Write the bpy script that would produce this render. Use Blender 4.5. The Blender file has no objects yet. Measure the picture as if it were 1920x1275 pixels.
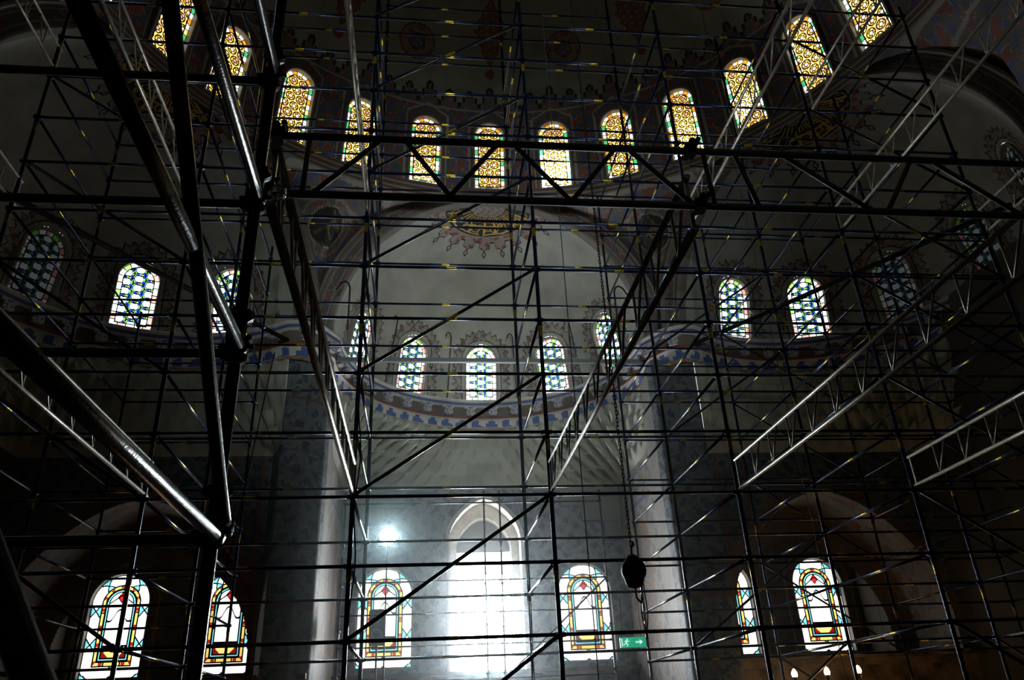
import bpy, math
import numpy as np
from mathutils import Vector, Matrix, Quaternion

# ------------------------------------------------------------------ camera
SC = bpy.context.scene
COL = SC.collection
PIT, YAW, ROL, FPX = math.radians(26.567), math.radians(7.287), math.radians(-2.698), 1446.6
fw = Vector((math.sin(YAW) * math.cos(PIT), math.cos(YAW) * math.cos(PIT), math.sin(PIT)))
rt = Vector((math.cos(YAW), -math.sin(YAW), 0))
up = rt.cross(fw)
r2 = math.cos(ROL) * rt + math.sin(ROL) * up
u2 = -math.sin(ROL) * rt + math.cos(ROL) * up
cam = bpy.data.objects.new('camera', bpy.data.cameras.new('camera'))
COL.objects.link(cam)
cam.matrix_world = Matrix(((r2.x, u2.x, -fw.x, 0), (r2.y, u2.y, -fw.y, 0), (r2.z, u2.z, -fw.z, 0), (0, 0, 0, 1)))
cam.data.sensor_width = 36.0
cam.data.lens = FPX / 1920 * 36.0
cam.data.clip_start = 0.05
cam.data.clip_end = 200
SC.camera = cam

# ------------------------------------------------------------------ colour management, world, room light
SC.view_settings.view_transform = 'Standard'
SC.view_settings.look = 'None'
SC.view_settings.gamma = 1
SC.view_settings.exposure = 0.0
SC.view_settings.use_curve_mapping = False
SC.cycles.use_denoising = True
SC.cycles.max_bounces = 6
SC.cycles.diffuse_bounces = 3
SC.cycles.glossy_bounces = 3
SC.cycles.transparent_max_bounces = 12
SC.cycles.sample_clamp_indirect = 4.0
SC.cycles.caustics_reflective = False
SC.cycles.caustics_refractive = False

W = bpy.data.worlds.new('sky')
SC.world = W
W.use_nodes = True
nt = W.node_tree
nt.nodes.clear()
tc = nt.nodes.new('ShaderNodeTexCoord')
sep = nt.nodes.new('ShaderNodeSeparateXYZ')
nt.links.new(tc.outputs['Generated'], sep.inputs[0])
ramp = nt.nodes.new('ShaderNodeValToRGB')
nt.links.new(sep.outputs['Z'], ramp.inputs[0])
el = ramp.color_ramp.elements
el[0].position = 0.0; el[0].color = (0.5, 0.5, 0.5, 1)
el[1].position = 0.95; el[1].color = (0.3, 0.42, 0.6, 1)
e = el.new(0.30); e.color = (1.3, 1.4, 1.5, 1)
e = el.new(0.61); e.color = (2.6, 2.7, 2.8, 1)
e = el.new(0.50); e.color = (1.0, 1.1, 1.2, 1)
e = el.new(0.66); e.color = (0.32, 0.4, 0.5, 1)
nz = nt.nodes.new('ShaderNodeTexNoise')
nz.inputs['Scale'].default_value = 5.0
nt.links.new(tc.outputs['Generated'], nz.inputs['Vector'])
mp = nt.nodes.new('ShaderNodeMapRange')
mp.inputs['From Min'].default_value = 0.4; mp.inputs['From Max'].default_value = 0.68
mp.inputs['To Min'].default_value = 0.5; mp.inputs['To Max'].default_value = 4.5
nt.links.new(nz.outputs['Fac'], mp.inputs['Value'])
val = mp.outputs[0]


def view_dir(px, py):
    return (((px - 960) / FPX) * r2 - ((py - 637.5) / FPX) * u2 + fw).normalized()


# bright spots added to the sky to give glare in chosen windows
for dv, wid, amp in ((view_dir(1050, 352), 0.0022, 22), (view_dir(1425, 228), 0.0011, 26), (view_dir(795, 350), .0007, 5), (view_dir(1290, 272), .0010, 5), (view_dir(445, 620), .0010, 10), (view_dir(905, 725), .006, 7)):
    dt = nt.nodes.new('ShaderNodeVectorMath'); dt.operation = 'DOT_PRODUCT'
    nt.links.new(tc.outputs['Generated'], dt.inputs[0]); dt.inputs[1].default_value = dv
    m1 = nt.nodes.new('ShaderNodeMapRange'); m1.interpolation_type = 'SMOOTHSTEP'
    m1.inputs['From Min'].default_value = 1 - wid; m1.inputs['From Max'].default_value = 1.0
    m1.inputs['To Max'].default_value = amp
    nt.links.new(dt.outputs['Value'], m1.inputs['Value'])
    ad_ = nt.nodes.new('ShaderNodeMath'); ad_.operation = 'ADD'
    nt.links.new(val, ad_.inputs[0]); nt.links.new(m1.outputs[0], ad_.inputs[1])
    val = ad_.outputs[0]
bg = nt.nodes.new('ShaderNodeBackground')
nt.links.new(ramp.outputs[0], bg.inputs['Color'])
nt.links.new(val, bg.inputs['Strength'])
wo = nt.nodes.new('ShaderNodeOutputWorld')
nt.links.new(bg.outputs[0], wo.inputs[0])
W.cycles.sampling_method = 'NONE'


def area(name, loc, target, sx, sy, power, color):
    l = bpy.data.lights.new(name, 'AREA')
    l.shape = 'RECTANGLE'; l.size = sx; l.size_y = sy; l.energy = power; l.color = color
    o = bpy.data.objects.new(name, l)
    COL.objects.link(o)
    o.location = loc
    o.rotation_euler = (Vector(target) - Vector(loc)).to_track_quat('-Z', 'Y').to_euler()
    return o


# added fill lamps behind the camera, in place of the hall's unseen windows
area('rear_apse_fill', (2, -13, 9), (2, 21, 11), 8, 5, 85, (0.93, 1.0, 0.92)).data.spread = math.radians(24)  # narrow spread keeps this fill on the middle apse
area('rear_high_fill', (2, -13, 14), (2, 20, 10), 10, 5, 22, (0.93, 1.0, 0.92))

# ------------------------------------------------------------------ helpers
MATS = {}


def material(name, base=(0.5, 0.5, 0.5), rough=0.8, metal=0.0, attr=None, noise=None, bump=0.0, bscale=20, spec=None,
             emit=None, estr=0.0, alpha_glass=False, wave=None):
    m = bpy.data.materials.new(name)
    m.use_nodes = True
    n = m.node_tree
    p = n.nodes['Principled BSDF']
    p.inputs['Roughness'].default_value = rough
    p.inputs['Metallic'].default_value = metal
    p.inputs['Base Color'].default_value = (*base, 1)
    if spec is not None:
        p.inputs['Specular IOR Level'].default_value = spec
    src = None
    if attr:
        a = n.nodes.new('ShaderNodeAttribute'); a.attribute_name = attr
        src = a.outputs['Color']
    if noise:   # (scale, amount)
        t = n.nodes.new('ShaderNodeTexCoord')
        z = n.nodes.new('ShaderNodeTexNoise'); z.inputs['Scale'].default_value = noise[0]; z.inputs['Detail'].default_value = 6
        n.links.new(t.outputs['Object'], z.inputs['Vector'])
        mr = n.nodes.new('ShaderNodeMapRange')
        mr.inputs['From Min'].default_value = 0.3; mr.inputs['From Max'].default_value = 0.7
        mr.inputs['To Min'].default_value = 1 - noise[1]; mr.inputs['To Max'].default_value = 1 + noise[1] * 0.5
        n.links.new(z.outputs['Fac'], mr.inputs['Value'])
        mx = n.nodes.new('ShaderNodeVectorMath'); mx.operation = 'SCALE'
        if src is not None:
            n.links.new(src, mx.inputs[0])
        else:
            mx.inputs[0].default_value = base
        n.links.new(mr.outputs[0], mx.inputs['Scale'])
        src = mx.outputs[0]
    if src is not None:
        n.links.new(src, p.inputs['Base Color'])
    if bump:
        t = n.nodes.new('ShaderNodeTexCoord')
        z = n.nodes.new('ShaderNodeTexNoise'); z.inputs['Scale'].default_value = bscale; z.inputs['Detail'].default_value = 5
        n.links.new(t.outputs['Object'], z.inputs['Vector'])
        b = n.nodes.new('ShaderNodeBump'); b.inputs['Strength'].default_value = bump; b.inputs['Distance'].default_value = 0.03
        n.links.new(z.outputs['Fac'], b.inputs['Height'])
        n.links.new(b.outputs[0], p.inputs['Normal'])
    if emit:
        p.inputs['Emission Color'].default_value = (*emit, 1)
        p.inputs['Emission Strength'].default_value = estr
    MATS[name] = m
    return m


def tube_material(name, base, band, rough, metal, half=0.085, period=None, off=0.0):
    m = material(name, base, rough, metal, bump=0.12, bscale=60)
    n = m.node_tree
    p = n.nodes['Principled BSDF']
    t = n.nodes.new('ShaderNodeTexCoord')
    s = n.nodes.new('ShaderNodeSeparateXYZ')
    n.links.new(t.outputs['Object'], s.inputs[0])
    val = s.outputs['Z']
    if period:
        w = n.nodes.new('ShaderNodeMath'); w.operation = 'WRAP'
        w.inputs[1].default_value = period / 2; w.inputs[2].default_value = -period / 2
        ad = n.nodes.new('ShaderNodeMath'); ad.operation = 'ADD'; ad.inputs[1].default_value = off
        n.links.new(val, ad.inputs[0]); n.links.new(ad.outputs[0], w.inputs[0])
        val = w.outputs[0]
    ab = n.nodes.new('ShaderNodeMath'); ab.operation = 'ABSOLUTE'
    lt = n.nodes.new('ShaderNodeMath'); lt.operation = 'LESS_THAN'; lt.inputs[1].default_value = half
    n.links.new(val, ab.inputs[0]); n.links.new(ab.outputs[0], lt.inputs[0])
    mx = n.nodes.new('ShaderNodeMix'); mx.data_type = 'RGBA'
    mx.inputs['A'].default_value = (*base, 1); mx.inputs['B'].default_value = (*band, 1)
    n.links.new(lt.outputs[0], mx.inputs['Factor'])
    z = n.nodes.new('ShaderNodeTexNoise'); z.inputs['Scale'].default_value = 9
    n.links.new(t.outputs['Object'], z.inputs['Vector'])
    mr = n.nodes.new('ShaderNodeMapRange'); mr.inputs['To Min'].default_value = 0.5; mr.inputs['To Max'].default_value = 1.4
    n.links.new(z.outputs['Fac'], mr.inputs['Value'])
    sc = n.nodes.new('ShaderNodeVectorMath'); sc.operation = 'SCALE'
    n.links.new(mx.outputs['Result'], sc.inputs[0]); n.links.new(mr.outputs[0], sc.inputs['Scale'])
    n.links.new(sc.outputs[0], p.inputs['Base Color'])
    return m


def glass_material(name, strength, through):
    """Stained glass lit by the daylight behind it: its colours glow, and some of the sky shows through."""
    m = bpy.data.materials.new(name)
    m.use_nodes = True
    n = m.node_tree
    n.nodes.clear()
    a = n.nodes.new('ShaderNodeAttribute'); a.attribute_name = 'paint'
    t = n.nodes.new('ShaderNodeTexCoord')
    z = n.nodes.new('ShaderNodeTexNoise'); z.inputs['Scale'].default_value = 3
    n.links.new(t.outputs['Object'], z.inputs['Vector'])
    mr = n.nodes.new('ShaderNodeMapRange'); mr.inputs['To Min'].default_value = 0.6 * strength; mr.inputs['To Max'].default_value = 1.4 * strength
    n.links.new(z.outputs['Fac'], mr.inputs['Value'])
    em = n.nodes.new('ShaderNodeEmission')
    n.links.new(a.outputs['Color'], em.inputs[0]); n.links.new(mr.outputs[0], em.inputs[1])
    tr = n.nodes.new('ShaderNodeBsdfTransparent')
    sc = n.nodes.new('ShaderNodeVectorMath'); sc.operation = 'SCALE'; sc.inputs['Scale'].default_value = through
    n.links.new(a.outputs['Color'], sc.inputs[0]); n.links.new(sc.outputs[0], tr.inputs[0])
    ad = n.nodes.new('ShaderNodeAddShader')
    n.links.new(em.outputs[0], ad.inputs[0]); n.links.new(tr.outputs[0], ad.inputs[1])
    o = n.nodes.new('ShaderNodeOutputMaterial')
    n.links.new(ad.outputs[0], o.inputs[0])
    MATS[name] = m
    return m


def tag(o, label=None, cat=None, group=None, kind=None):
    if label: o['label'] = label
    if cat: o['category'] = cat
    if group: o['group'] = group
    if kind: o['kind'] = kind
    return o


def link(name, me, mat=None, parent=None):
    o = bpy.data.objects.new(name, me)
    COL.objects.link(o)
    if mat is not None and not me.materials:
        me.materials.append(mat)
    if parent is not None:
        o.parent = parent
    return o


def empty(name, loc=(0, 0, 0), rz=0):
    o = bpy.data.objects.new(name, None)
    COL.objects.link(o)
    o.location = loc
    o.rotation_euler = (0, 0, rz)
    o.empty_display_size = 0.2
    return o


def pymesh(name, V, Fs, smooth=False):
    me = bpy.data.meshes.new(name)
    me.from_pydata([tuple(map(float, v)) for v in V], [], [tuple(f) for f in Fs])
    if smooth:
        me.polygons.foreach_set('use_smooth', [True] * len(me.polygons))
    me.update()
    return me


class MB:
    """collects simple shapes for one mesh"""
    def __init__(s):
        s.V = []; s.F = []

    def box(s, c, d, M=None):
        b = len(s.V)
        for z in (-1, 1):
            for y in (-1, 1):
                for x in (-1, 1):
                    v = Vector((c[0] + x * d[0] / 2, c[1] + y * d[1] / 2, c[2] + z * d[2] / 2))
                    s.V.append(tuple(M @ v) if M else tuple(v))
        for f in ((0, 2, 3, 1), (4, 5, 7, 6), (0, 1, 5, 4), (2, 6, 7, 3), (0, 4, 6, 2), (1, 3, 7, 5)):
            s.F.append(tuple(b + i for i in f))
        return s

    def tube(s, a, b_, r, n=10, r1=None, cap=True):
        a = Vector(a); b_ = Vector(b_)
        d = (b_ - a).normalized()
        q = d.orthogonal().normalized(); w = d.cross(q)
        b = len(s.V)
        for P, rr in ((a, r), (b_, r if r1 is None else r1)):
            for i in range(n):
                t = 2 * math.pi * i / n
                s.V.append(tuple(P + q * rr * math.cos(t) + w * rr * math.sin(t)))
        for i in range(n):
            j = (i + 1) % n
            s.F.append((b + i, b + j, b + n + j, b + n + i))
        if cap:
            s.F.append(tuple(b + i for i in range(n))[::-1]); s.F.append(tuple(b + n + i for i in range(n)))
        return s

    def path(s, pts, r, n=8):
        for i in range(len(pts) - 1):
            s.tube(pts[i], pts[i + 1], r, n)
        return s

    def lathe(s, prof, c=(0, 0, 0), n=24):
        b = len(s.V)
        for r, z in prof:
            for i in range(n):
                t = 2 * math.pi * i / n
                s.V.append((c[0] + r * math.cos(t), c[1] + r * math.sin(t), c[2] + z))
        for k in range(len(prof) - 1):
            for i in range(n):
                j = (i + 1) % n
                s.F.append((b + k * n + i, b + k * n + j, b + (k + 1) * n + j, b + (k + 1) * n + i))
        return s

    def poly(s, pts, y0, y1):
        """outline in x,z extruded along y"""
        b = len(s.V); n = len(pts)
        for y in (y0, y1):
            for x, z in pts:
                s.V.append((x, y, z))
        s.F.append(tuple(b + i for i in range(n))); s.F.append(tuple(b + n + i for i in range(n))[::-1])
        for i in range(n):
            j = (i + 1) % n
            s.F.append((b + i, b + n + i, b + n + j, b + j))
        return s

    def mesh(s, name, smooth=False):
        return pymesh(name, s.V, s.F, smooth)


def grid(name, P, mat, color=None, keep=None, parent=None, smooth=True):
    """P (n,m,3) points; color (n-1,m-1,3) painted per cell; keep (n-1,m-1) bool"""
    n, m = P.shape[:2]
    idx = np.arange(n * m).reshape(n, m)
    quads = np.stack([idx[:-1, :-1], idx[1:, :-1], idx[1:, 1:], idx[:-1, 1:]], -1).reshape(-1, 4)
    if keep is not None:
        k = keep.reshape(-1)
        quads = quads[k]
        if color is not None:
            color = color.reshape(-1, 3)[k]
    used, inv = np.unique(quads, return_inverse=True)
    V = P.reshape(-1, 3)[used]
    quads = inv.reshape(-1, 4)
    me = bpy.data.meshes.new(name)
    me.vertices.add(len(V)); me.vertices.foreach_set('co', V.astype(np.float32).ravel())
    me.loops.add(quads.size); me.loops.foreach_set('vertex_index', quads.astype(np.int32).ravel())
    me.polygons.add(len(quads)); me.polygons.foreach_set('loop_start', np.arange(0, quads.size, 4, dtype=np.int32))
    me.update(calc_edges=True)
    me.validate()
    if smooth:
        me.polygons.foreach_set('use_smooth', np.ones(len(me.polygons), bool))
    if color is not None:
        a = me.attributes.new('paint', 'FLOAT_COLOR', 'CORNER')
        c = np.ones((len(quads), 4, 4), np.float32)
        c[:, :, :3] = color.reshape(-1, 1, 3)
        a.data.foreach_set('color', c.ravel())
    me.materials.append(mat)
    if parent == 'mesh':
        return me
    return link(name, me, None, parent)


def blend(a, b, k):
    k = np.clip(k, 0, 1)[..., None]
    return a * (1 - k) + np.asarray(b, float) * k


def arabesque(u, v, s, base, c1, c2, line):
    """painted tendrils and blossoms: u, v metres; s repeats per metre"""
    U, Vv = u * s * 2 * np.pi, v * s * 2 * np.pi
    a = np.sin(U + 1.1 * np.sin(Vv * .5)) * np.cos(Vv + .9 * np.sin(U * .5)) + .45 * np.sin(2.1 * U + 1.3 * np.sin(1.7 * Vv)) * np.sin(1.9 * Vv)
    b = np.sin(1.7 * U - Vv) * np.sin(1.3 * Vv + U * .6) + .4 * np.cos(3.1 * U) * np.cos(2.7 * Vv)
    c = np.broadcast_to(np.asarray(base, float), u.shape + (3,)).copy()
    c = blend(c, c1, (a > .35) * 1.0)
    c = blend(c, c2, (b > .55) * 1.0)
    c = blend(c, line, (np.abs(a - .3) < .07) * .8)
    return c


# ------------------------------------------------------------------ materials
M_PAINT = material('painted_plaster', rough=0.75, attr='paint', noise=(1.3, 0.25), bump=0.15, bscale=8)
M_STONE = material('grey_carved_stone', (0.56, 0.60, 0.53), 0.8, noise=(1.2, 0.3), bump=0.4, bscale=9)
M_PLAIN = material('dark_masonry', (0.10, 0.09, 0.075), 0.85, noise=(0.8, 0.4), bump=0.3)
M_TILE = material('painted_tiles', rough=0.55, attr='paint', noise=(0.9, 0.3))
M_FRAME = material('stucco_reveal', (0.34, 0.32, 0.28), 0.8, noise=(6, 0.2))
M_REVEAL = material('pale_marble', (0.80, 0.76, 0.70), 0.6, noise=(5, 0.2))
M_LEAD = material('lead_came', (0.012, 0.012, 0.012), 0.6)
M_MARBLE = material('brown_marble', (0.22, 0.15, 0.10), 0.45, noise=(2.2, 0.95), bump=0.1)
M_STD = tube_material('blue_black_painted_steel', (0.008, 0.015, 0.045), (0.30, 0.22, 0.02), 0.24, 0.7, half=0.09, period=2.0, off=0.5)
M_LED = tube_material('blue_painted_steel', (0.012, 0.028, 0.085), (0.42, 0.32, 0.02), 0.22, 0.7, half=0.085)
M_BRACE = tube_material('dark_painted_steel', (0.007, 0.010, 0.022), (0.16, 0.12, 0.012), 0.24, 0.1, half=0.12)
M_BRACE.node_tree.nodes['Principled BSDF'].inputs['Specular IOR Level'].default_value = .3
M_ALU = material('grey_aluminium', (0.42, 0.40, 0.35), 0.34, 0.5, noise=(7, 0.3), bump=0.1)
M_IRON = material('black_iron', (0.015, 0.015, 0.016), 0.5, 0.6)
M_CABLE = material('black_rubber', (0.02, 0.02, 0.02), 0.5)
M_GREY = material('grey_painted_iron', (0.16, 0.18, 0.18), 0.5, 0.4)
M_CUP = material('clear_glass_cup', (0.7, 0.75, 0.72), 0.1, 0.0)
M_CUP.node_tree.nodes['Principled BSDF'].inputs['Transmission Weight'].default_value = 0.8
M_BULB = material('warm_bulb', (1, 0.8, 0.5), 0.5, emit=(1.0, 0.72, 0.32), estr=26)
M_FLOOD = material('floodlight_lens', (1, 1, 1), 0.5, emit=(0.70, 0.97, 1.0), estr=40)
M_BRASS = material('old_brass', (0.22, 0.14, 0.05), 0.4, 0.8)
M_SIGN = material('exit_sign_green', (0.0, 0.25, 0.12), 0.4, emit=(0.01, 0.36, 0.20), estr=0.9)
M_SIGNW = material('exit_sign_white', (0.8, 0.8, 0.8), 0.4, emit=(0.8, 1.0, 0.95), estr=0.8)
M_GOLD = material('faded_yellow_band', (0.30, 0.23, 0.03), 0.5)
G_RING = glass_material('amber_stained_glass', 1.7, 0.55)
G_EXED = glass_material('blue_green_stained_glass', 1.3, 0.30)
G_LOW = glass_material('clear_stained_glass', 1.25, 0.35)
G_BRIGHT = glass_material('sunlit_window_glass', 62.0, 0.5)
G_DIM = glass_material('shaded_stained_glass', 0.05, 0.0)

# ------------------------------------------------------------------ the plan of the place (metres, camera eye at the origin)
AX = 2.0                      # symmetry axis of the prayer hall
Z0 = -1.6                     # floor
YP = 20.1                     # plane of the arch of the apse
YB = 24.8                     # back wall
RX = 4.6                      # radius of the exedra domes
ZC = 10.0                     # top of the cornice
HX = 4.9                      # rise of the exedra arches
DC = np.array([AX, 9.43, 14.3]); DR = 9.65
EX = {0: (np.array([AX, YP]), 0.0), 1: (np.array([AX + 8.2, 15.3]), math.radians(55)), -1: (np.array([AX - 8.2, 15.3]), -math.radians(55))}


def arch_outline(w, h, n=14, pointed=0.0):
    """points (x,z) of a round or slightly pointed arched opening, foot left -> over the top -> foot right"""
    R = w / 2
    zs = h - R * (1 + pointed)
    pts = [(-R, 0.0), (-R, zs)]
    for i in range(1, 2 * n):
        t = math.pi * (1 - i / (2 * n))
        z = math.sin(t)
        pts.append((R * math.cos(t), zs + R * z * (1 + pointed * z ** 6)))
    pts += [(R, zs), (R, 0.0)]
    return pts


def inside_arch(x, z, w, h, pointed=0.0):
    R = w / 2
    zs = h - R * (1 + pointed)
    q = np.clip(1 - (x / R) ** 2, 0, 1) ** .5
    top = zs + R * q * (1 + pointed * q ** 6)
    return (np.abs(x) < R) & (z > 0) & (z < top)


# ------------------------------------------------------------------ stained glass designs (x across, z up, metres)
def rgb(*c): return np.array(c, float)
WHT = rgb(1.0, 1.0, .93); AMB = rgb(.62, .24, .015); YEL = rgb(.95, .66, .16); GRN = rgb(.04, .34, .12)
PNK = rgb(.50, .22, .24); LGR = rgb(.30, .72, .12); BLU = rgb(.02, .10, .62); ROS = rgb(.85, .36, .30)
CYN = rgb(.16, .62, .72); RED = rgb(.42, .015, .02); OCH = rgb(.85, .52, .10)


def border(x, z, w, h, bw, step, cols, lead):
    R = w / 2; zs = h - R
    up_ = z > zs
    r = np.hypot(x, np.maximum(z - zs, 0))
    din = np.where(up_, R - r, np.minimum(R - np.abs(x), z))
    s_side = z
    s_bot = (x + R)
    s_arc = np.arctan2(x, z - zs) * R
    isb = (~up_) & (z < R - np.abs(x)) | (z < bw)
    s = np.where(up_, s_arc + step / 2, np.where(isb, s_bot, s_side))
    k = np.floor(s / step).astype(int)
    side = np.where(x > 0, 1, 0)
    hsh = (k * 7 + side * 3 + up_ * 2) % len(cols)
    c = np.array(cols)[hsh]
    f = s / step - k
    ld = (np.minimum(f, 1 - f) * step < lead) | (np.abs(din - bw) < lead) | (din < lead * .6)
    return din, c, ld


def design_ring(x, z, w, h):
    L = .0115
    din, c, ld = border(x, z, w, h, .115, .175, [WHT, GRN, WHT, AMB, WHT, YEL, GRN, WHT], L)
    a = .305
    best = np.full(x.shape, 9.); bx = np.zeros_like(x); bz = np.zeros_like(x); bi = np.zeros(x.shape, int)
    for i in range(-5, 6):
        for j in range(-2, 15):
            cx = i * a + (j % 2) * a / 2; cz = .1 + j * a * .866
            d = np.hypot(x - cx, z - cz)
            k = d < best
            best = np.where(k, d, best); bx = np.where(k, x - cx, bx); bz = np.where(k, z - cz, bz); bi = np.where(k, (i * 3 + j * 5) % 7, bi)
    ang = np.arctan2(bz, bx)
    inner = np.broadcast_to(YEL, x.shape + (3,)).copy()
    sect = np.floor((ang / (2 * np.pi) * 6 + .5)).astype(int)
    inner = np.where((best < .058)[..., None], np.where((bi % 4 == 0)[..., None], PNK, WHT), inner)
    inner = np.where(((best >= .054) & (best < .122))[..., None], np.where((sect % 2 == 0)[..., None], AMB, YEL), inner)
    inner = np.where((best >= .122)[..., None], np.where((bi % 3 == 0)[..., None], YEL, np.where((bi % 7 < 5)[..., None], YEL * .8, PNK)), inner)
    fs = (ang / (2 * np.pi) * 6 + .5); fs = np.abs(fs - np.round(fs)) * best * 2 * np.pi / 6
    l2 = (np.abs(best - .056) < L) | ((np.abs(best - .124) < L * 1.3)) | ((best > .056) & (best < .124) & (fs < L * .8))
    out = np.where((din < .115)[..., None], c, inner)
    lead = np.where(din < .115, ld, l2) | ld & (din < .14)
    return out, lead


def design_exedra(x, z, w, h):
    L = .0145
    din, c, ld = border(x, z, w, h, .135, .21, [WHT, WHT, ROS, WHT, LGR, WHT, WHT, ROS], L)
    R = w / 2 - .135
    c2 = np.broadcast_to(rgb(.82, .95, 1.0), x.shape + (3,)).copy()
    lead = np.zeros(x.shape, bool)
    # interlaced rings
    n = 0
    for j in range(0, 9):
        for i in (-1, 0, 1):
            cx = i * .30; cz = .12 + j * .265 + (abs(i) % 2) * .1325
            d = np.hypot(x - cx, z - cz)
            a = np.arctan2(z - cz, x - cx)
            sec = np.floor(a / (2 * np.pi) * 10 + .5).astype(int)
            band = (d > .115) & (d < .175)
            c2 = np.where(band[..., None], np.where((sec % 2 == 0)[..., None], LGR, BLU), c2)
            fa = a / (2 * np.pi) * 10
            fa = np.abs(fa - np.round(fa)) * d * 2 * np.pi / 10
            lead |= (np.abs(d - .112) < L * .7) | (np.abs(d - .178) < L * .7) | (band & (fa < L * .5))
            n += 1
    out = np.where((din < .135)[..., None], c, c2)
    lead = np.where(din < .135, ld, lead) | (ld & (din < .16))
    return out, lead


def design_lower(x, z, w, h):
    L = .021
    R = w / 2; zs = h - R
    up_ = z > zs
    r = np.hypot(x, np.maximum(z - zs, 0))
    din = np.where(up_, R - r, np.minimum(R - np.abs(x), z * .9))
    # distance along the border
    isb = (~up_) & (z * .9 < R - np.abs(x))
    s = np.where(up_, zs + np.abs(np.arctan2(np.abs(x), z - zs) - np.pi / 2) * R * 1.0, z)
    s = np.where(isb, np.abs(x) + .12, s)
    per = .92
    f = (s / per) % 1.0
    e = np.minimum(f, 1 - f) * per           # distance from a junction
    B1, B2, B3, B4 = .30, .40, .43, .49
    c = np.broadcast_to(rgb(1, .97, .92), x.shape + (3,)).copy()
    hexw = .15 * np.clip(e / .19, 0, 1)
    mid = np.abs(din - .15)
    cy = (e < .19) & (mid > hexw * .9)
    c = np.where((cy & (din < B1))[..., None], CYN, c)
    lead = (din < B1) & (e < .20) & (np.abs(mid - e * .78) < L * 1.1)
    lead |= (np.abs(din - B1) < L) | (din < L)
    # yellow bars with dark red joints
    b = (din >= B1) & (din < B2)
    f2 = (s / .48) % 1.0
    c = np.where(b[..., None], np.where((f2 < .78)[..., None], OCH, RED * .7), c)
    lead |= b & (np.abs(f2 - .72) * .48 < L) | (np.abs(din - B2) < L * .8)
    g = (din >= B2) & (din < B3)
    c = np.where(g[..., None], rgb(.03, .01, .01), c)
    g = (din >= B3) & (din < B4)
    c = np.where(g[..., None], CYN, c)
    lead |= (np.abs(din - B3) < L * .6) | (np.abs(din - B4) < L * .8)
    ins = din >= B4
    # ogee arch line in the middle light, little tracery and red tip above it
    zt = h - .98
    og = zt - .38 * (np.abs(x) / .34) ** .8 + .05 * np.sin(np.abs(x) * 22)
    lead |= ins & (np.abs(z - og) < L * 1.3)
    lead |= ins & (np.abs(z - (h - .90)) < L * 1.3)
    lead |= ins & (z > h - .90) & (np.abs(z - (h - .58 - .7 * np.abs(x))) < L)
    rd = np.abs(x) / .12 + np.abs(z - (h - .64)) / .15
    c = np.where((ins & (rd < 1))[..., None], RED, c); lead |= ins & (np.abs(rd - 1) < .13)
    # vase panel at the foot
    zz = z - .43
    ins2 = ins & (z < .86)
    v = (np.abs(x) < .27 - .1 * np.abs(z - .70) / .1) & (z > .57) & (z < .82)
    c = np.where(ins2[..., None], RED * .35, c)
    c = np.where((ins2 & v)[..., None], rgb(1, .62, .16), c)
    lead |= ins & (np.abs(z - .86) < L * 1.6)
    return c, lead


def design_plain(x, z, w, h):
    c = np.broadcast_to(rgb(1, 1, 1), x.shape + (3,)).copy()
    f = np.abs(x) < .02
    g = (np.abs((z % 1.1) - .02) < .02)
    return c, f | g


PANES = {}


def panes(kind, w, h, fn, mat, nx):
    if kind in PANES:
        return PANES[kind]
    ny = int(nx * h / w)
    xs = np.linspace(-w / 2, w / 2, nx + 1); zs = np.linspace(0, h, ny + 1)
    X, Z = np.meshgrid(xs, zs, indexing='ij')
    cx = (xs[:-1] + xs[1:]) / 2; cz = (zs[:-1] + zs[1:]) / 2
    CX, CZ = np.meshgrid(cx, cz, indexing='ij')
    c, lead = fn(CX, CZ, w, h)
    ok = inside_arch(CX, CZ, w + .02, h + .01)
    P = np.stack([X, 0 * X, Z], -1)
    c = np.where(lead[..., None], 0.0, c)
    a = grid('glass_panes_' + kind, P, mat, c, ok, parent='mesh', smooth=False)
    P2 = P.copy(); P2[..., 1] = -.006
    b = grid('leading_' + kind, P2, M_LEAD, None, ok & lead, parent='mesh', smooth=False)
    PANES[kind] = (a, b)
    return PANES[kind]


FRAMES = {}


def frame_mesh(w, h, lip, depth):
    key = (w, h, lip, depth)
    if key in FRAMES:
        return FRAMES[key]
    inn = arch_outline(w, h); out = arch_outline(w + 2 * lip, h + lip)
    out = [(x, z - (lip if i in (0, len(out) - 1) else 0)) for i, (x, z) in enumerate(out)]
    rings = [(out, depth), (out, -.035), (inn, -.035), (inn, depth)]
    V = []; Fs = []
    n = len(inn)
    for pts, y in rings:
        V += [(x, y, z) for x, z in pts]
    for k in range(3):
        for i in range(n):
            j = (i + 1) % n
            Fs.append((k * n + i, k * n + j, (k + 1) * n + j, (k + 1) * n + i))
    FRAMES[key] = pymesh('window_reveal', V, Fs)
    return FRAMES[key]


NWIN = [0]


def window(kind, fn, mat, base, az, tilt, w, h, label, depth=.3, lip=.06, nx=72, fmat=None):
    NWIN[0] += 1
    fr = link('window_%d' % NWIN[0], frame_mesh(w, h, lip, depth), fmat or M_FRAME)
    tag(fr, label, 'window', None, 'structure')
    fr.location = base
    fr.rotation_euler = (tilt, 0, -az)
    a, b = panes(kind, w, h, fn, mat, nx)
    g = link('glass_panes', a, None, fr); g.location = (0, depth * .45, 0)
    l = link('leading', b, None, fr); l.location = (0, depth * .45, 0)
    return fr


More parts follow.
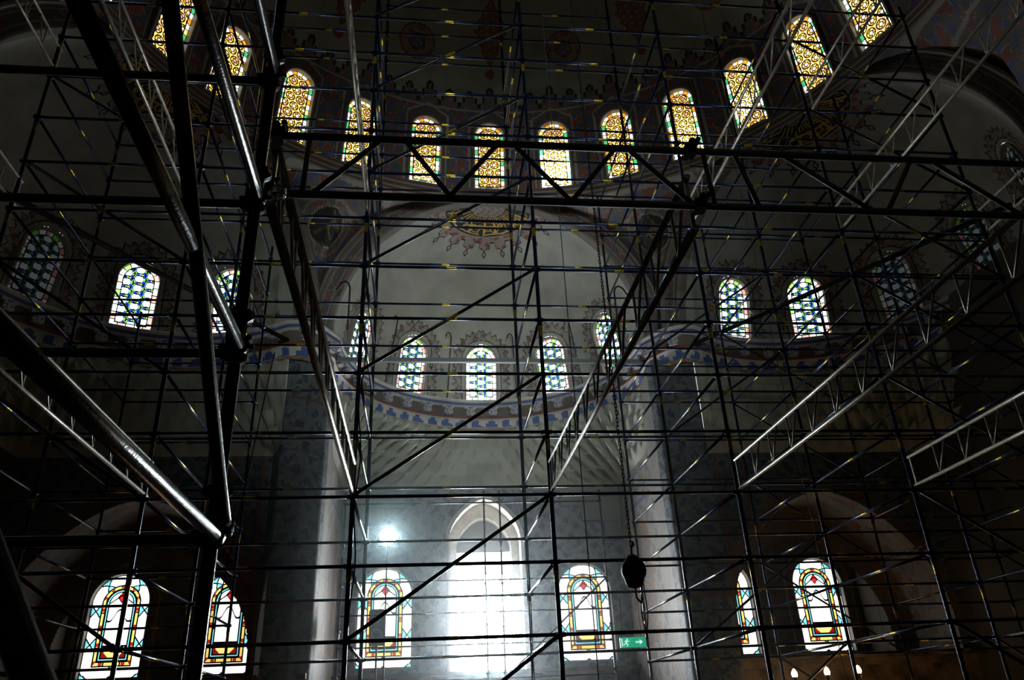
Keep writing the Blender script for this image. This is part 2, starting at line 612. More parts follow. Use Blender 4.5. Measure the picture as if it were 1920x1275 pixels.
# ------------------------------------------------------------------ main half dome with its ring of windows
WR, HR = .92, 2.28
RINGAZ = [math.radians(a) for a in (-72, -59.5, -49.2, -36.8, -24.5, -12.2, -.1, 12.2, 24.4, 36.4, 48.0, 59.9, 70.6)]
az = np.radians(np.linspace(-90, 90, 721))
ph = np.radians(np.concatenate([np.linspace(0, 42, 231), np.linspace(42, 90, 25)[1:]]))
A, PH = np.meshgrid(az, ph, indexing='ij')


def dome_pt(A, PH, rr=0.0):
    r = (DR + rr) * np.cos(PH)
    return np.stack([DC[0] + r * np.sin(A), DC[1] + r * np.cos(A), DC[2] + (DR + rr) * np.sin(PH)], -1)


P = dome_pt(A, PH)
ca = (A[:-1, :-1] + A[1:, 1:]) / 2; cp = (PH[:-1, :-1] + PH[1:, 1:]) / 2
deg = np.degrees(cp); adeg = np.degrees(ca)
u = ca * DR; v = cp * DR
FB = rgb(.14, .13, .13)
flor = arabesque(u, v, 1.15, FB, rgb(.30, .09, .06), rgb(.08, .11, .30), rgb(.36, .33, .27))
col = flor.copy()
# window surrounds: pale pointed outline round every window
raz = np.degrees(np.array(RINGAZ))
loc = adeg - raz[np.argmin(np.abs(adeg[..., None] - raz), -1)]
lx = np.abs(np.radians(loc)) * DR * np.cos(cp)
lz = (cp - math.radians(3.1)) * DR
outer = 2.75 - np.where(lx < .62, 0, 0) - .35 * (lx / .62)
edge = np.where(lz < 2.4, np.abs(lx - .64), np.abs(lz - outer))
pane_zone = (lx < .62) & (lz < outer) & (lz > 0)
col = blend(col, rgb(.12, .11, .11), pane_zone * .7)
col = blend(col, rgb(.42, .40, .36), ((edge < .03) & (lx < .67) & (lz > 0) & (lz < outer + .05)) * 1.0)
# striped cornice below the windows
st = (deg < 3.0)
col = np.where(st[..., None], np.where((np.floor(deg * 3).astype(int) % 3 == 0)[..., None], rgb(.36, .34, .30), rgb(.16, .10, .09)), col)
# crown frieze: fleurs rising into plain plaster
per = 12.25 / 3
fa_ = np.abs((adeg / per) - np.round(adeg / per)) * 2            # 0 centre .. 1 between
big = (np.round(adeg / per).astype(int) % 3 == 0)
hgt = np.where(big, 4.2, 3.2)
zrel = (deg - 19.6)
wd = np.where(zrel < .25 * hgt, .95, np.where(zrel < .6 * hgt, .62, np.where(zrel < .75 * hgt, .22, np.where(zrel < hgt, .34 * (1 - (zrel / hgt - .75) * 3.5), -1))))
fl_in = (fa_ < wd)
plaster = rgb(.40, .42, .36)
above = deg > 19.6
fl_line = above & (np.abs(fa_ - wd) < .13)
pc = np.broadcast_to(plaster, col.shape).copy()
pc = blend(pc, rgb(.25, .26, .23), (np.abs((adeg + 6) / 12.25 * 2 - np.round((adeg + 6) / 12.25 * 2)) < .012) * .6)
fr_c = blend(flor, rgb(.30, .26, .24), np.full(deg.shape, .35))
col = np.where(above[..., None], np.where(fl_in[..., None], fr_c, pc), col)
col = np.where(fl_line[..., None], rgb(.03, .03, .03), col)
col = np.where((np.abs(deg - 19.0) < .22)[..., None], rgb(.40, .37, .32), col)
# roundels and hanging almond medallions higher up
for k in range(-5, 6):
    a0 = 16.1 * k
    if k % 2:
        dx = (adeg - a0) * np.cos(cp); dz = deg - 30.4
        d = np.hypot(dx, dz)
        R0 = 3.3
        m = d < R0
        rc = arabesque(dx * .35, dz * .35, 1.0, rgb(.34, .30, .25), rgb(.36, .12, .08), rgb(.34, .30, .25), rgb(.16, .07, .05))
        rc = np.where((d < 1.35)[..., None], arabesque(dx * .3, dz * .3, 1.6, rgb(.16, .20, .33), rgb(.30, .32, .34), rgb(.10, .13, .30), rgb(.3, .3, .3)), rc)
        rc = np.where(((np.abs(d - R0 + .12) < .14) | (np.abs(d - 1.4) < .13))[..., None], rgb(.20, .06, .04), rc)
        col = np.where(m[..., None], rc, col)
    else:
        dx = (adeg - a0) * np.cos(cp); dz = deg - 34.0
        wv = 2.7 * np.clip(1 - (np.abs(dz) / 6.2) ** 1.5, 0, 1) * (1 + .12 * np.cos(dz * 3.2))
        m = (np.abs(dx) < wv)
        rc = arabesque(dx * .3, dz * .3, 1.2, rgb(.28, .16, .12), rgb(.38, .12, .07), rgb(.33, .30, .26), rgb(.12, .05, .04))
        rc = np.where((np.abs(np.abs(dx) - wv) < .22)[..., None], rgb(.18, .05, .04), rc)
        col = np.where(m[..., None], rc, col)
        dd = np.hypot(dx, deg - 26.3)
        col = np.where((dd < .9)[..., None], rgb(.26, .10, .07), col)
keep = np.ones(ca.shape, bool)
for a0 in RINGAZ:
    keep &= ~inside_arch((ca - a0) * DR * np.cos(cp), (cp - math.radians(3.1)) * DR, WR + .04, HR + .02)
o = grid('ceiling', P, M_PAINT, col, keep)
tag(o, 'high half dome painted with roundels above a ring of windows', None, None, 'structure')
names = ['leftmost', 'second from the left', 'third from the left', 'fourth from the left', 'fifth from the left', 'sixth from the left, just left of the middle',
         'the one over the crown of the middle arch', 'first to the right of the middle one', 'second to the right of the middle one', 'third to the right of the middle one',
         'fourth to the right of the middle one', 'fifth to the right of the middle one', 'rightmost']
for i, a0 in enumerate(RINGAZ):
    if i == 0:
        continue
    b = dome_pt(np.array(a0), np.array(math.radians(3.1)))
    window('ring', design_ring, G_RING, tuple(b), a0, -math.radians(0), WR, HR,
           'amber stained glass arched window in the upper ring, ' + names[i], depth=.30, lip=.05, nx=84)
    w_ = bpy.data.objects['window_%d' % NWIN[0]]
    w_.rotation_mode = 'XYZ'
    w_.matrix_world = Matrix.Translation(Vector(b)) @ Matrix.Rotation(-a0, 4, 'Z') @ Matrix.Rotation(math.radians(9.8), 4, 'X')

# ------------------------------------------------------------------ exedra half domes
WE, HE = 1.05, 1.92
# gold script as strokes on the flat disc (x across, y away from the hub), disc radius 1, hub .4
STROKES = []


def arc(cx, cy, r, a0, a1, w=.022, n=14, sy=1.0):
    STROKES.append(([(cx + r * math.cos(math.radians(a0 + (a1 - a0) * i / n)), cy + sy * r * math.sin(math.radians(a0 + (a1 - a0) * i / n))) for i in range(n + 1)], w))


def lin(*p, w=.024): STROKES.append((list(p), w))


for k, (t, a, b) in enumerate([(-80, .46, .9), (-68, .42, .62), (-58, .44, .86), (-50, .42, .7), (-42, .42, .66), (-34, .43, .6), (-27, .42, .6), (-20, .42, .58), (-13, .43, .56), (-7, .42, .55), (-1, .44, .54),
                               (5, .42, .56), (11, .42, .57), (17, .43, .62), (23, .42, .66), (29, .42, .70), (36, .43, .8), (44, .42, .9), (51, .44, .86), (58, .42, .8), (66, .43, .88), (74, .44, .92)]):
    s, c = math.sin(math.radians(t)), math.cos(math.radians(t))
    lin((a * s, a * c), (b * s + .02, b * c), w=.011 if k % 3 else .017)
for cx, cy, r, a0, a1 in [(-.62, .52, .13, 20, 300), (-.44, .68, .12, -30, 230), (-.24, .74, .10, 0, 320), (-.10, .84, .09, -200, 60), (.05, .76, .07, 0, 360), (.20, .74, .10, -60, 200), (.36, .74, .13, -20, 190),
                          (.34, .60, .05, 0, 360), (.55, .58, .10, -40, 200), (.74, .40, .10, 0, 330), (-.80, .32, .10, 40, 320), (.62, .30, .07, 0, 360), (-.14, .68, .045, 0, 360), (-.72, .14, .12, 80, 300), (.80, .16, .11, -100, 140)]:
    arc(cx, cy, r, a0, a1, w=.010)
lin((-.88, .30), (-.66, .66), (-.40, .84), (-.16, .93), w=.016)
lin((-.52, .60), (-.30, .62), (-.12, .70), (.08, .68), (.30, .66), w=.028)
lin((-.05, .95), (.16, .90), (.36, .86), (.56, .74), w=.022)
lin((.18, .56), (.24, .86), w=.03); lin((-.03, .58), (-.04, .90), w=.03); lin((-.34, .54), (-.40, .80), w=.026)
lin((.45, .45), (.70, .62), w=.022); lin((-.6, .35), (-.45, .55), w=.022); lin((.52, .16), (.92, .24), w=.03); lin((-.92, .10), (-.56, .20), w=.022)


def script_mask(x, y):
    m = np.zeros(x.shape, bool)
    for pts, w in STROKES:
        for (x0, y0), (x1, y1) in zip(pts[:-1], pts[1:]):
            dx, dy = x1 - x0, y1 - y0
            l2 = dx * dx + dy * dy + 1e-9
            t = np.clip(((x - x0) * dx + (y - y0) * dy) / l2, 0, 1)
            m |= np.hypot(x - x0 - t * dx, y - y0 - t * dy) < w * .72 + .004
    rng = np.random.RandomState(4)
    for _ in range(60):
        t = rng.uniform(-1.5, 1.5); r = rng.uniform(.5, .95)
        m |= np.hypot(x - r * math.sin(t), y - r * math.cos(t)) < .011
    return m


def exedra_paint(TH, PS, wins, gold=1.0):
    """TH azimuth (rad) from the axis, PS angle down from the apex"""
    x = PS * np.sin(TH); y = PS * np.cos(TH)
    c = np.broadcast_to(rgb(.50, .51, .46), TH.shape + (3,)).copy()
    RD = .305
    lob = 10
    f = TH * 180 / np.pi / (180 / lob)
    f = np.abs(f - np.round(f)) * 2
    re = .432 - .022 * np.clip(f / .25, 0, 1) - .055 * np.clip((f - .50) / .22, 0, 1)
    fx = f * PS * math.pi / lob / 2
    lace = (PS < re)
    lc = arabesque(x * 14, y * 14, .55, rgb(.42, .36, .32), rgb(.34, .10, .09), rgb(.40, .36, .32), rgb(.22, .10, .08))
    c = np.where(lace[..., None], lc, c)
    fin = (np.abs(fx / .016 + np.abs(PS - .458) / .026 - 1) < .28)
    c = np.where((((np.abs(PS - re) < .0058) | ((np.abs(f - .61) < .035) & (PS > .372) & (PS < .412))) | fin)[..., None], rgb(.02, .02, .02), c)
    disc = PS < RD
    c = np.where(disc[..., None], rgb(.015, .022, .014), c)
    nearapex = PS < RD
    sm = np.zeros(TH.shape, bool)
    rows = nearapex.any(axis=0)
    sm[:, rows] = script_mask(x[:, rows] / RD, y[:, rows] / RD)
    c = np.where((disc & sm)[..., None], rgb(.80, .55, .14) * gold, c)
    hub = PS < .122
    c = np.where(hub[..., None], arabesque(x * 20, y * 20, .9, rgb(.40, .37, .33), rgb(.27, .18, .14), rgb(.35, .33, .30), rgb(.2, .14, .11)), c)
    c = np.where((np.abs(PS - .306) < .006)[..., None], rgb(.40, .38, .33), c)
    # lace borders round the windows
    z = ZC + HX * np.cos(PS)
    r = RX * np.sin(PS)
    for t0 in wins:
        lx = (TH - t0) * r; lz = z - ZC - .10
        zs = HE - WE / 2
        d = np.where(lz > zs, np.hypot(lx, lz - zs), np.abs(lx)) - WE / 2
        ang = np.where(lz > zs, np.arctan2(lz - zs, np.abs(lx) + 1e-6) * .9 + zs, lz)
        sp = np.abs((ang / .22) % 1 - .5) * 2
        lim = .34 + .14 * (1 - sp)
        band = (d > .16) & (d < lim)
        bc = arabesque(lx, lz, 2.2, rgb(.40, .38, .34), rgb(.22, .12, .10), rgb(.36, .33, .30), rgb(.13, .08, .07))
        c = np.where(band[..., None], bc, c)
        c = np.where((((np.abs(d - .16) < .018) | (np.abs(d - lim) < .022)) & (lz > -.1))[..., None], rgb(.09, .06, .05), c)
    return c


def exedra(key, name, wins, labels, nth, label, dim=()):
    c0, a0 = EX[key]
    th = np.linspace(-np.pi / 2, np.pi / 2, nth + 1)
    ps = np.concatenate([np.linspace(0.0005, .52, int(nth * .42) + 1), np.linspace(.52, np.pi / 2, int(nth * .5) + 1)[1:]])
    TH, PS = np.meshgrid(th, ps, indexing='ij')
    r = RX * np.sin(PS)
    z = ZC + HX * np.cos(PS)
    P = np.stack([c0[0] + r * np.sin(TH + a0), c0[1] + r * np.cos(TH + a0), z], -1)
    ct = (TH[:-1, :-1] + TH[1:, 1:]) / 2; cs = (PS[:-1, :-1] + PS[1:, 1:]) / 2
    lit = len(wins)
    wins = list(wins) + list(dim)
    labels = list(labels) + ['unlit stained glass window of the %s side apse, %s' % ('right' if key > 0 else 'left', q) for q in ('third from the pier', 'fourth from the pier', 'farthest from the pier')]
    col = exedra_paint(ct, cs, wins, 1.0)
    keep = np.ones(ct.shape, bool)
    for t0 in wins:
        keep &= ~inside_arch((ct - t0) * RX * np.sin(cs), ZC + HX * np.cos(cs) - ZC - .10, WE + .03, HE + .02)
    o = grid(name, P, M_PAINT, col, keep)
    tag(o, label, None, None, 'structure')
    for wi, (t0, lb) in enumerate(zip(wins, labels)):
        t = t0 + a0
        rb = RX * math.sqrt(1 - (.1 / HX) ** 2)
        window('exedra' if wi < lit else 'exedra_dim', design_exedra, G_EXED if wi < lit else G_DIM, (0, 0, 0), t, 0, WE, HE, lb, depth=.22, lip=.06, nx=80)
        w_ = bpy.data.objects['window_%d' % NWIN[0]]
        w_.matrix_world = Matrix.Translation(Vector((c0[0] + rb * math.sin(t), c0[1] + rb * math.cos(t), ZC + .10))) @ Matrix.Rotation(-t, 4, 'Z') @ Matrix.Rotation(math.radians(11.8), 4, 'X')


R_ = math.radians
exedra(0, 'ceiling_back', [R_(-64), R_(-32.5), 0, R_(32.5), R_(64)],
       ['blue and green stained glass window at the left end of the middle apse', 'blue and green stained glass window left of the one on the apse axis',
        'blue and green stained glass window on the axis of the middle apse', 'blue and green stained glass window right of the one on the apse axis',
        'blue and green stained glass window at the right end of the middle apse'], 400,
       'grey plastered half dome of the middle apse with gold script disc')
exedra(1, 'ceiling_right', [R_(-11.1 - 55), R_(18.9 - 55)],
       ['blue and green window of the right side apse, next to the pier', 'blue and green window of the right side apse, farther from the pier'], 320,
       'dark half dome of the right side apse with script disc', [R_(-4), R_(30), R_(64)])
exedra(-1, 'ceiling_left', [R_(55 + 9.9), R_(55 - 22.4)],
       ['blue and green window of the left side apse, next to the pier', 'blue and green window of the left side apse, farther from the pier'], 320,
       'dark half dome of the left side apse with script disc', [R_(1), R_(-32), R_(-64)])


# ------------------------------------------------------------------ arches, pendentives
def arch3(key, t, r, off=0.0):
    """point of an exedra arch: t 0..pi from left foot over the crown to right foot, seen from the hall"""
    c0, a0 = EX[key]
    ux, uy = math.cos(a0), -math.sin(a0)
    nx, ny = -math.sin(a0), -math.cos(a0)
    x = -math.cos(t) * r
    return np.array([c0[0] + ux * x + nx * off, c0[1] + uy * x + ny * off, ZC - .9 + (HX * r / RX + .9) * math.sin(t) ** 1.0 if False else ZC + (HX * r / RX) * math.sin(t)])


STR = [rgb(.12, .10, .10), rgb(.34, .31, .27), rgb(.24, .09, .07), rgb(.10, .12, .20), rgb(.34, .31, .27), rgb(.12, .10, .10)]
for key, nm in ((0, 1), (1, 2), (-1, 3)):
    rows = [(RX, .0), (RX, -.35), (RX + .10, -.35), (RX + .10, -.32), (RX + .52, -.32), (RX + .52, -.40), (RX + .62, -.40), (RX + .66, .05)]
    rr = []
    for (ra, oa), (rb, ob) in zip(rows[:-1], rows[1:]):
        k = 12 if abs(rb - ra) > .3 else 3
        for i in range(k):
            f = i / k
            rr.append((ra + (rb - ra) * f, oa + (ob - oa) * f))
    rr.append(rows[-1])
    T = np.linspace(0, np.pi, 241)
    P = np.array([[arch3(key, t, r, -o_) for r, o_ in rr] for t in T])
    tm = (T[:-1] + T[1:]) / 2
    S, Q = np.meshgrid(tm * RX, np.arange(len(rr) - 1), indexing='ij')
    rm = np.array([(rr[i][0] + rr[i + 1][0]) / 2 for i in range(len(rr) - 1)])
    RM = np.broadcast_to(rm, S.shape)
    c = arabesque(S, RM, 2.1, rgb(.13, .12, .12), rgb(.27, .10, .08), rgb(.10, .12, .20), rgb(.30, .27, .24))
    b = (RM < RX + .12) | (RM > RX + .50)
    c = np.where(b[..., None], rgb(.24, .22, .20), c)
    c = np.where(((np.abs(RM - RX - .2) < .02) | (np.abs(RM - RX - .42) < .02))[..., None], rgb(.34, .31, .27), c)
    o = grid('trim_%d' % nm, P, M_PAINT, c)
    tag(o, ['', 'painted arch over the middle apse', 'painted arch over the right side apse', 'painted arch over the left side apse'][nm], None, None, 'structure')

# pendentive surface between the dome foot and the chain of arches
chain = []
RO = RX + .6
chain.append(np.array([AX - 9.9, 9.43, ZC])); chain.append(np.array([AX - 10.9, 11.2, ZC]))
for key in (-1, 0, 1):
    for t in np.linspace(0, math.pi, 100):
        p = arch3(key, t, RO, -(-.02))
        chain.append(p)
chain.append(np.array([AX + 10.9, 11.2, ZC])); chain.append(np.array([AX + 9.9, 9.43, ZC]))
chain = np.array(chain)
cz_ = np.degrees(np.arctan2(chain[:, 0] - AX, chain[:, 1] - 9.43))
cz_ = np.maximum.accumulate(cz_)
cz_ = cz_ + np.arange(len(cz_)) * 1e-5
azs = np.linspace(-90, 90, 781)
ch = np.stack([np.interp(azs, cz_, chain[:, i]) for i in range(3)], -1)
ring = dome_pt(np.radians(azs), np.zeros_like(azs))
t = np.linspace(0, 1, 91)[None, :, None]
P = ring[:, None, :] * (1 - t) + ch[:, None, :] * t
# gentle hollow
bul = np.sin(np.pi * t[..., 0]) * .35
dirv = np.stack([np.sin(np.radians(azs)), np.cos(np.radians(azs)), 0 * azs], -1)
drop = (ring[:, 2] - ch[:, 2])[:, None] / 4.7
P = P + dirv[:, None, :] * (bul * np.clip(drop, 0, 1))[..., None]
cP = (P[:-1, :-1] + P[1:, 1:]) / 2
am = np.radians((azs[:-1] + azs[1:]) / 2)[:, None]
u = am * 10.5 + 0 * cP[..., 0]; v = cP[..., 2]
c = arabesque(u, v, .95, rgb(.15, .14, .14), rgb(.24, .09, .07), rgb(.09, .12, .26), rgb(.30, .28, .24))
c = np.where((np.abs(((14.3 - v) % .55) - .05) < .045)[..., None] & (v > 13.6)[..., None], rgb(.34, .31, .27), c)
for s in (-1, 1):
    i = int(np.argmin(np.abs(azs[:-1] - s * 27.0)))
    j = int(np.argmin(np.abs(cP[i, :, 2] - 13.05)))
    ctr = cP[i, j]
    q = cP - ctr
    d = np.linalg.norm(q, axis=-1)
    side = q[..., 0] * math.cos(R_(27)) - s * q[..., 1] * math.sin(R_(27))
    c = np.where((d < .86)[..., None], arabesque(side, q[..., 2], 1.9, rgb(.16, .14, .13), rgb(.28, .10, .08), rgb(.24, .20, .18), rgb(.33, .30, .26)), c)
    c = np.where((np.abs(d - .86) < .03)[..., None], rgb(.34, .31, .26), c)
    c = np.where((d < .60)[..., None], rgb(.02, .02, .02), c)
    g = ((np.abs(np.hypot(side - .2, q[..., 2] + .02) - .22) < .03) | (np.abs(side + .12 - .25 * np.sin(q[..., 2] * 6)) < .03) | (np.abs(q[..., 2] - .5 * side - .05) < .025)) & (d < .5)
    c = np.where(g[..., None], rgb(.20, .15, .07), c)
    c = np.where((np.abs(d - .60) < .025)[..., None], rgb(.38, .35, .30), c)
o = grid('wall_upper', P, M_PAINT, c)
tag(o, 'painted pendentives with dark script roundels between the arches', None, None, 'structure')


# ------------------------------------------------------------------ lower walls
def semi(key, th, r, z):
    c0, a0 = EX[key]
    return np.array([c0[0] + r * math.sin(th + a0), c0[1] + r * math.cos(th + a0), z])


def polyline_pts(pts, n, corner_even=True):
    pts = np.array(pts, float)
    d = np.r_[0, np.cumsum(np.linalg.norm(np.diff(pts, axis=0), axis=1))]
    s = np.linspace(0, d[-1], n)
    return np.stack([np.interp(s, d, pts[:, i]) for i in range(2)], -1)


def muqarnas(key, name, base, ztop, zbot, n, label):
    """carved stone hood between the square corner below and the round cornice above"""
    nth = n
    bp = polyline_pts(base, nth + 1)
    c0, a0 = EX[key]
    rows = 45
    P = np.zeros((nth + 1, rows + 1, 3))
    for i in range(nth + 1):
        th = -np.pi / 2 + np.pi * i / nth
        top = semi(key, th, RX - .02, ztop)
        bot = np.array([bp[i, 0], bp[i, 1], zbot])
        for j in range(rows + 1):
            f = j / rows
            g = f ** 1.7
            p = top * (1 - g) + bot * g
            p[2] = ztop + (zbot - ztop) * f
            gap = np.linalg.norm((top - bot)[:2])
            # stepped, pleated niches
            k = f * 5
            cell = (i / nth * 34 + (int(k) % 2) * .5) % 1.0
            tri = 1 - abs(cell - .5) * 2
            kk = k % 1.0
            dep = -min(.7, .08 + gap * .38) * ((1 - tri) * 1.2 * (1 - kk) + .15) * min(1, f * 5, (1 - f) * 9, i / 10, (nth - i) / 10)
            dirv = (bot - top)[:2] / (gap + 1e-6)
            p[0] += dirv[0] * dep; p[1] += dirv[1] * dep
            P[i, j] = p
    o = grid(name, P, M_STONE, smooth=False)
    tag(o, label, None, None, 'structure')


muqarnas(0, 'wall_apse_hood', [(AX - 4.5, YP), (AX - 4.5, YB - .02), (AX + 4.5, YB - .02), (AX + 4.5, YP)], 9.1, 7.0, 400, 'carved stone hood under the cornice of the middle apse')
muqarnas(1, 'wall_right_hood', [(7.56, 19.07), (7.9, 20.0), (14.2, 20.0), (14.2, 12.2), (12.84, 11.53)], 9.1, 6.6, 400, 'carved stone hood in the right corner')
muqarnas(-1, 'wall_left_hood', [(4 - 12.84, 11.53), (-10.2, 12.2), (-10.2, 20.0), (-3.9, 20.0), (-3.56, 19.07)], 9.1, 6.6, 400, 'carved stone hood in the left corner')


def wall_strip(name, pts, z0, z1, mat, label, res=.08, paint=None):
    s = polyline_pts(pts, max(2, int(np.linalg.norm(np.diff(np.array(pts), axis=0), axis=1).sum() / res)))
    zz = np.linspace(z0, z1, max(2, int((z1 - z0) / res)))
    P = np.stack([np.broadcast_to(s[:, None, 0], (len(s), len(zz))), np.broadcast_to(s[:, None, 1], (len(s), len(zz))), np.broadcast_to(zz[None], (len(s), len(zz)))], -1)
    col = None
    if paint:
        d = np.r_[0, np.cumsum(np.linalg.norm(np.diff(s, axis=0), axis=1))]
        U, V_ = np.meshgrid((d[:-1] + d[1:]) / 2, (zz[:-1] + zz[1:]) / 2, indexing='ij')
        col = paint(U, V_)
    o = grid(name, P, mat, col, smooth=False)
    return tag(o, label, None, None, 'structure')


def tiles_blue(U, V_):
    c = arabesque(U, V_, 1.6, rgb(.24, .27, .30), rgb(.07, .10, .20), rgb(.12, .19, .24), rgb(.30, .33, .35))
    j = (np.abs((U / .5) % 1 - .5) > .48) | (np.abs((V_ / .5) % 1 - .5) > .48)
    return blend(c, rgb(.10, .11, .12), j * .5)


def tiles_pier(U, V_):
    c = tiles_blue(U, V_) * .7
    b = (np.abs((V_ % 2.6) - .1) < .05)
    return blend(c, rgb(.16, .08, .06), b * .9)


def tiles_side(U, V_):
    """pale jamb walls of the apse: cream plaster with blue-grey tiles toward the window wall"""
    c = arabesque(U, V_, 1.3, rgb(.55, .53, .50), rgb(.30, .33, .38), rgb(.50, .36, .28), rgb(.36, .38, .42))
    edge = (U < .9)
    c = np.where(edge[..., None], blend(c, rgb(.58, .56, .53), np.full(U.shape, .75)), c)
    # small pointed niche
    q = inside_arch(U - 2.6, V_ - 1.9, 1.7, 3.6, .1)
    q2 = inside_arch(U - 2.6, V_ - 1.9, 1.3, 3.3, .1)
    c = np.where((q & ~q2)[..., None], rgb(.46, .28, .20), c)
    c = np.where(q2[..., None], arabesque(U, V_, 2.0, rgb(.34, .33, .34), rgb(.42, .22, .16), rgb(.18, .22, .30), rgb(.5, .46, .42)), c)
    c = c * .62
    for zz, hw in ((6.3, 1.2), (5.9, 1.5)):
        c = np.where(((np.abs(V_ - zz) < .04) & (np.abs(U - 2.6) < hw))[..., None], rgb(.12, .17, .32), c)
    return c


wall_strip('wall_apse_left', [(AX - 4.5, YP), (AX - 4.5, YB)], Z0, 9.1, M_TILE, 'pale left side wall of the apse', .06, tiles_side)
wall_strip('wall_apse_right', [(AX + 4.5, YP), (AX + 4.5, YB)], Z0, 9.1, M_TILE, 'painted right side wall of the apse', .06, tiles_side)
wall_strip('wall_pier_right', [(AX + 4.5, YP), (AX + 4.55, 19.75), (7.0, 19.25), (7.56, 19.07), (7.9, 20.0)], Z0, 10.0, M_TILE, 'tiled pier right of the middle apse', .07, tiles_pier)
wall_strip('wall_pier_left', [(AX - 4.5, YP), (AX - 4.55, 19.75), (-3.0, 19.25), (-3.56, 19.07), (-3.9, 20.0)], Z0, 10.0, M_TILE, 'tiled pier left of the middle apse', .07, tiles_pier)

# side bays: plane Y=20 with a big pointed arch, deep painted soffit, recess behind
AW, AH, AB = 5.9, 7.05, Z0
for s, side in ((1, 'right'), (-1, 'left')):
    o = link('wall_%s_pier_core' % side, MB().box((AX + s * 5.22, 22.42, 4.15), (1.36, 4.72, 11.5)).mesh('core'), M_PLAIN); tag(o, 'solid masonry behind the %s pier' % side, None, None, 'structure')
    x0, x1 = 7.9, 14.2
    xs = np.linspace(x0, x1, 241); zs = np.linspace(Z0, 7.2, 321)
    X, Z = np.meshgrid(xs, zs, indexing='ij')
    cx, cz = (X[:-1, :-1] + X[1:, 1:]) / 2, (Z[:-1, :-1] + Z[1:, 1:]) / 2
    mid = AX + 8.95
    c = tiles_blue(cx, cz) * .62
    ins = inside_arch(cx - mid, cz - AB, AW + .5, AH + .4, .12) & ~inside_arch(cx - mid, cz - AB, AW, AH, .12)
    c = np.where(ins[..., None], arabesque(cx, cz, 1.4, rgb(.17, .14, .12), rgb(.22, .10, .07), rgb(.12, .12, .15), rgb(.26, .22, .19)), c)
    fr = np.abs(np.maximum(np.abs(cx - 8.5) - .38, np.abs(cz - 4.2) - 2.6)) < .05
    c = np.where(fr[..., None], rgb(.20, .10, .08), c)
    keep = ~inside_arch(cx - mid, cz - AB, AW, AH, .12)
    Xs = AX + s * (X - AX)
    P = np.stack([Xs, np.full_like(X, 20.0), Z], -1)
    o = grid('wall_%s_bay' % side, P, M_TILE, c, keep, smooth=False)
    tag(o, 'dark tiled wall with a big pointed arch, %s bay' % side, None, None, 'structure')
    # soffit
    ol = np.array(arch_outline(AW, AH, 40, .12)); ol[:, 0] += mid; ol[:, 1] += AB
    ol = np.concatenate([np.stack([np.full(30, ol[0, 0]), np.linspace(AB, ol[1, 1], 31)[:-1]], -1), ol[1:-1], np.stack([np.full(30, ol[-1, 0]), np.linspace(ol[-2, 1], AB, 31)[1:]], -1)])
    dpt = np.linspace(19.97, 22.2, 46)
    P = np.zeros((len(ol), len(dpt), 3))
    P[..., 0] = AX + s * (ol[:, None, 0] - AX); P[..., 1] = dpt[None]; P[..., 2] = ol[:, None, 1]
    L = np.r_[0, np.cumsum(np.linalg.norm(np.diff(ol, axis=0), axis=1))]
    U, V_ = np.meshgrid((L[:-1] + L[1:]) / 2, (dpt[:-1] + dpt[1:]) / 2, indexing='ij')
    c = arabesque(U, V_, .9, rgb(.34, .30, .27), rgb(.32, .16, .09), rgb(.20, .25, .30), rgb(.42, .38, .33))
    c = np.where(((np.abs(V_ - 20.25) < .05) | (np.abs(V_ - 21.9) < .05))[..., None], rgb(.34, .18, .11), c)
    o = grid('wall_%s_soffit' % side, P, M_TILE, c)
    tag(o, 'marbled soffit of the big arch, %s bay' % side, None, None, 'structure')
    # inner order of the arch and recess
    xs = np.linspace(8.0, 14.2, 241); zs = np.linspace(Z0, 6.2, 301)
    X, Z = np.meshgrid(xs, zs, indexing='ij')
    cx, cz = (X[:-1, :-1] + X[1:, 1:]) / 2, (Z[:-1, :-1] + Z[1:, 1:]) / 2
    keep = ~inside_arch(cx - mid, cz - AB, AW - 1.0, AH - .75, .12)
    P = np.stack([AX + s * (X - AX), np.full_like(X, 22.2), Z], -1)
    c = arabesque(cx, cz, 1.4, rgb(.22, .18, .15), rgb(.30, .15, .09), rgb(.16, .17, .19), rgb(.3, .26, .22))
    o = grid('wall_%s_inner_arch' % side, P, M_TILE, c, keep, smooth=False)
    tag(o, 'inner order of the big arch, %s bay' % side, None, None, 'structure')
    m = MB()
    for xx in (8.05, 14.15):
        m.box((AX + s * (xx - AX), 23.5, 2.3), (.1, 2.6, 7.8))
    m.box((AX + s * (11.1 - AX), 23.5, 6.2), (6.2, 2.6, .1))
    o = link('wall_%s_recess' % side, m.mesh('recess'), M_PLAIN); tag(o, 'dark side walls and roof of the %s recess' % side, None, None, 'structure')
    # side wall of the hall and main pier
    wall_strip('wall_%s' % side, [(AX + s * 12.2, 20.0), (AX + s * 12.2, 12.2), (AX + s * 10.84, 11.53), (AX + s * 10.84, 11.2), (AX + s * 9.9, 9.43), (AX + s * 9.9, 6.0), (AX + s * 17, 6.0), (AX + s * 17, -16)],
               Z0, 10.0, M_PLAIN, 'dark %s side wall of the hall' % side, .4)

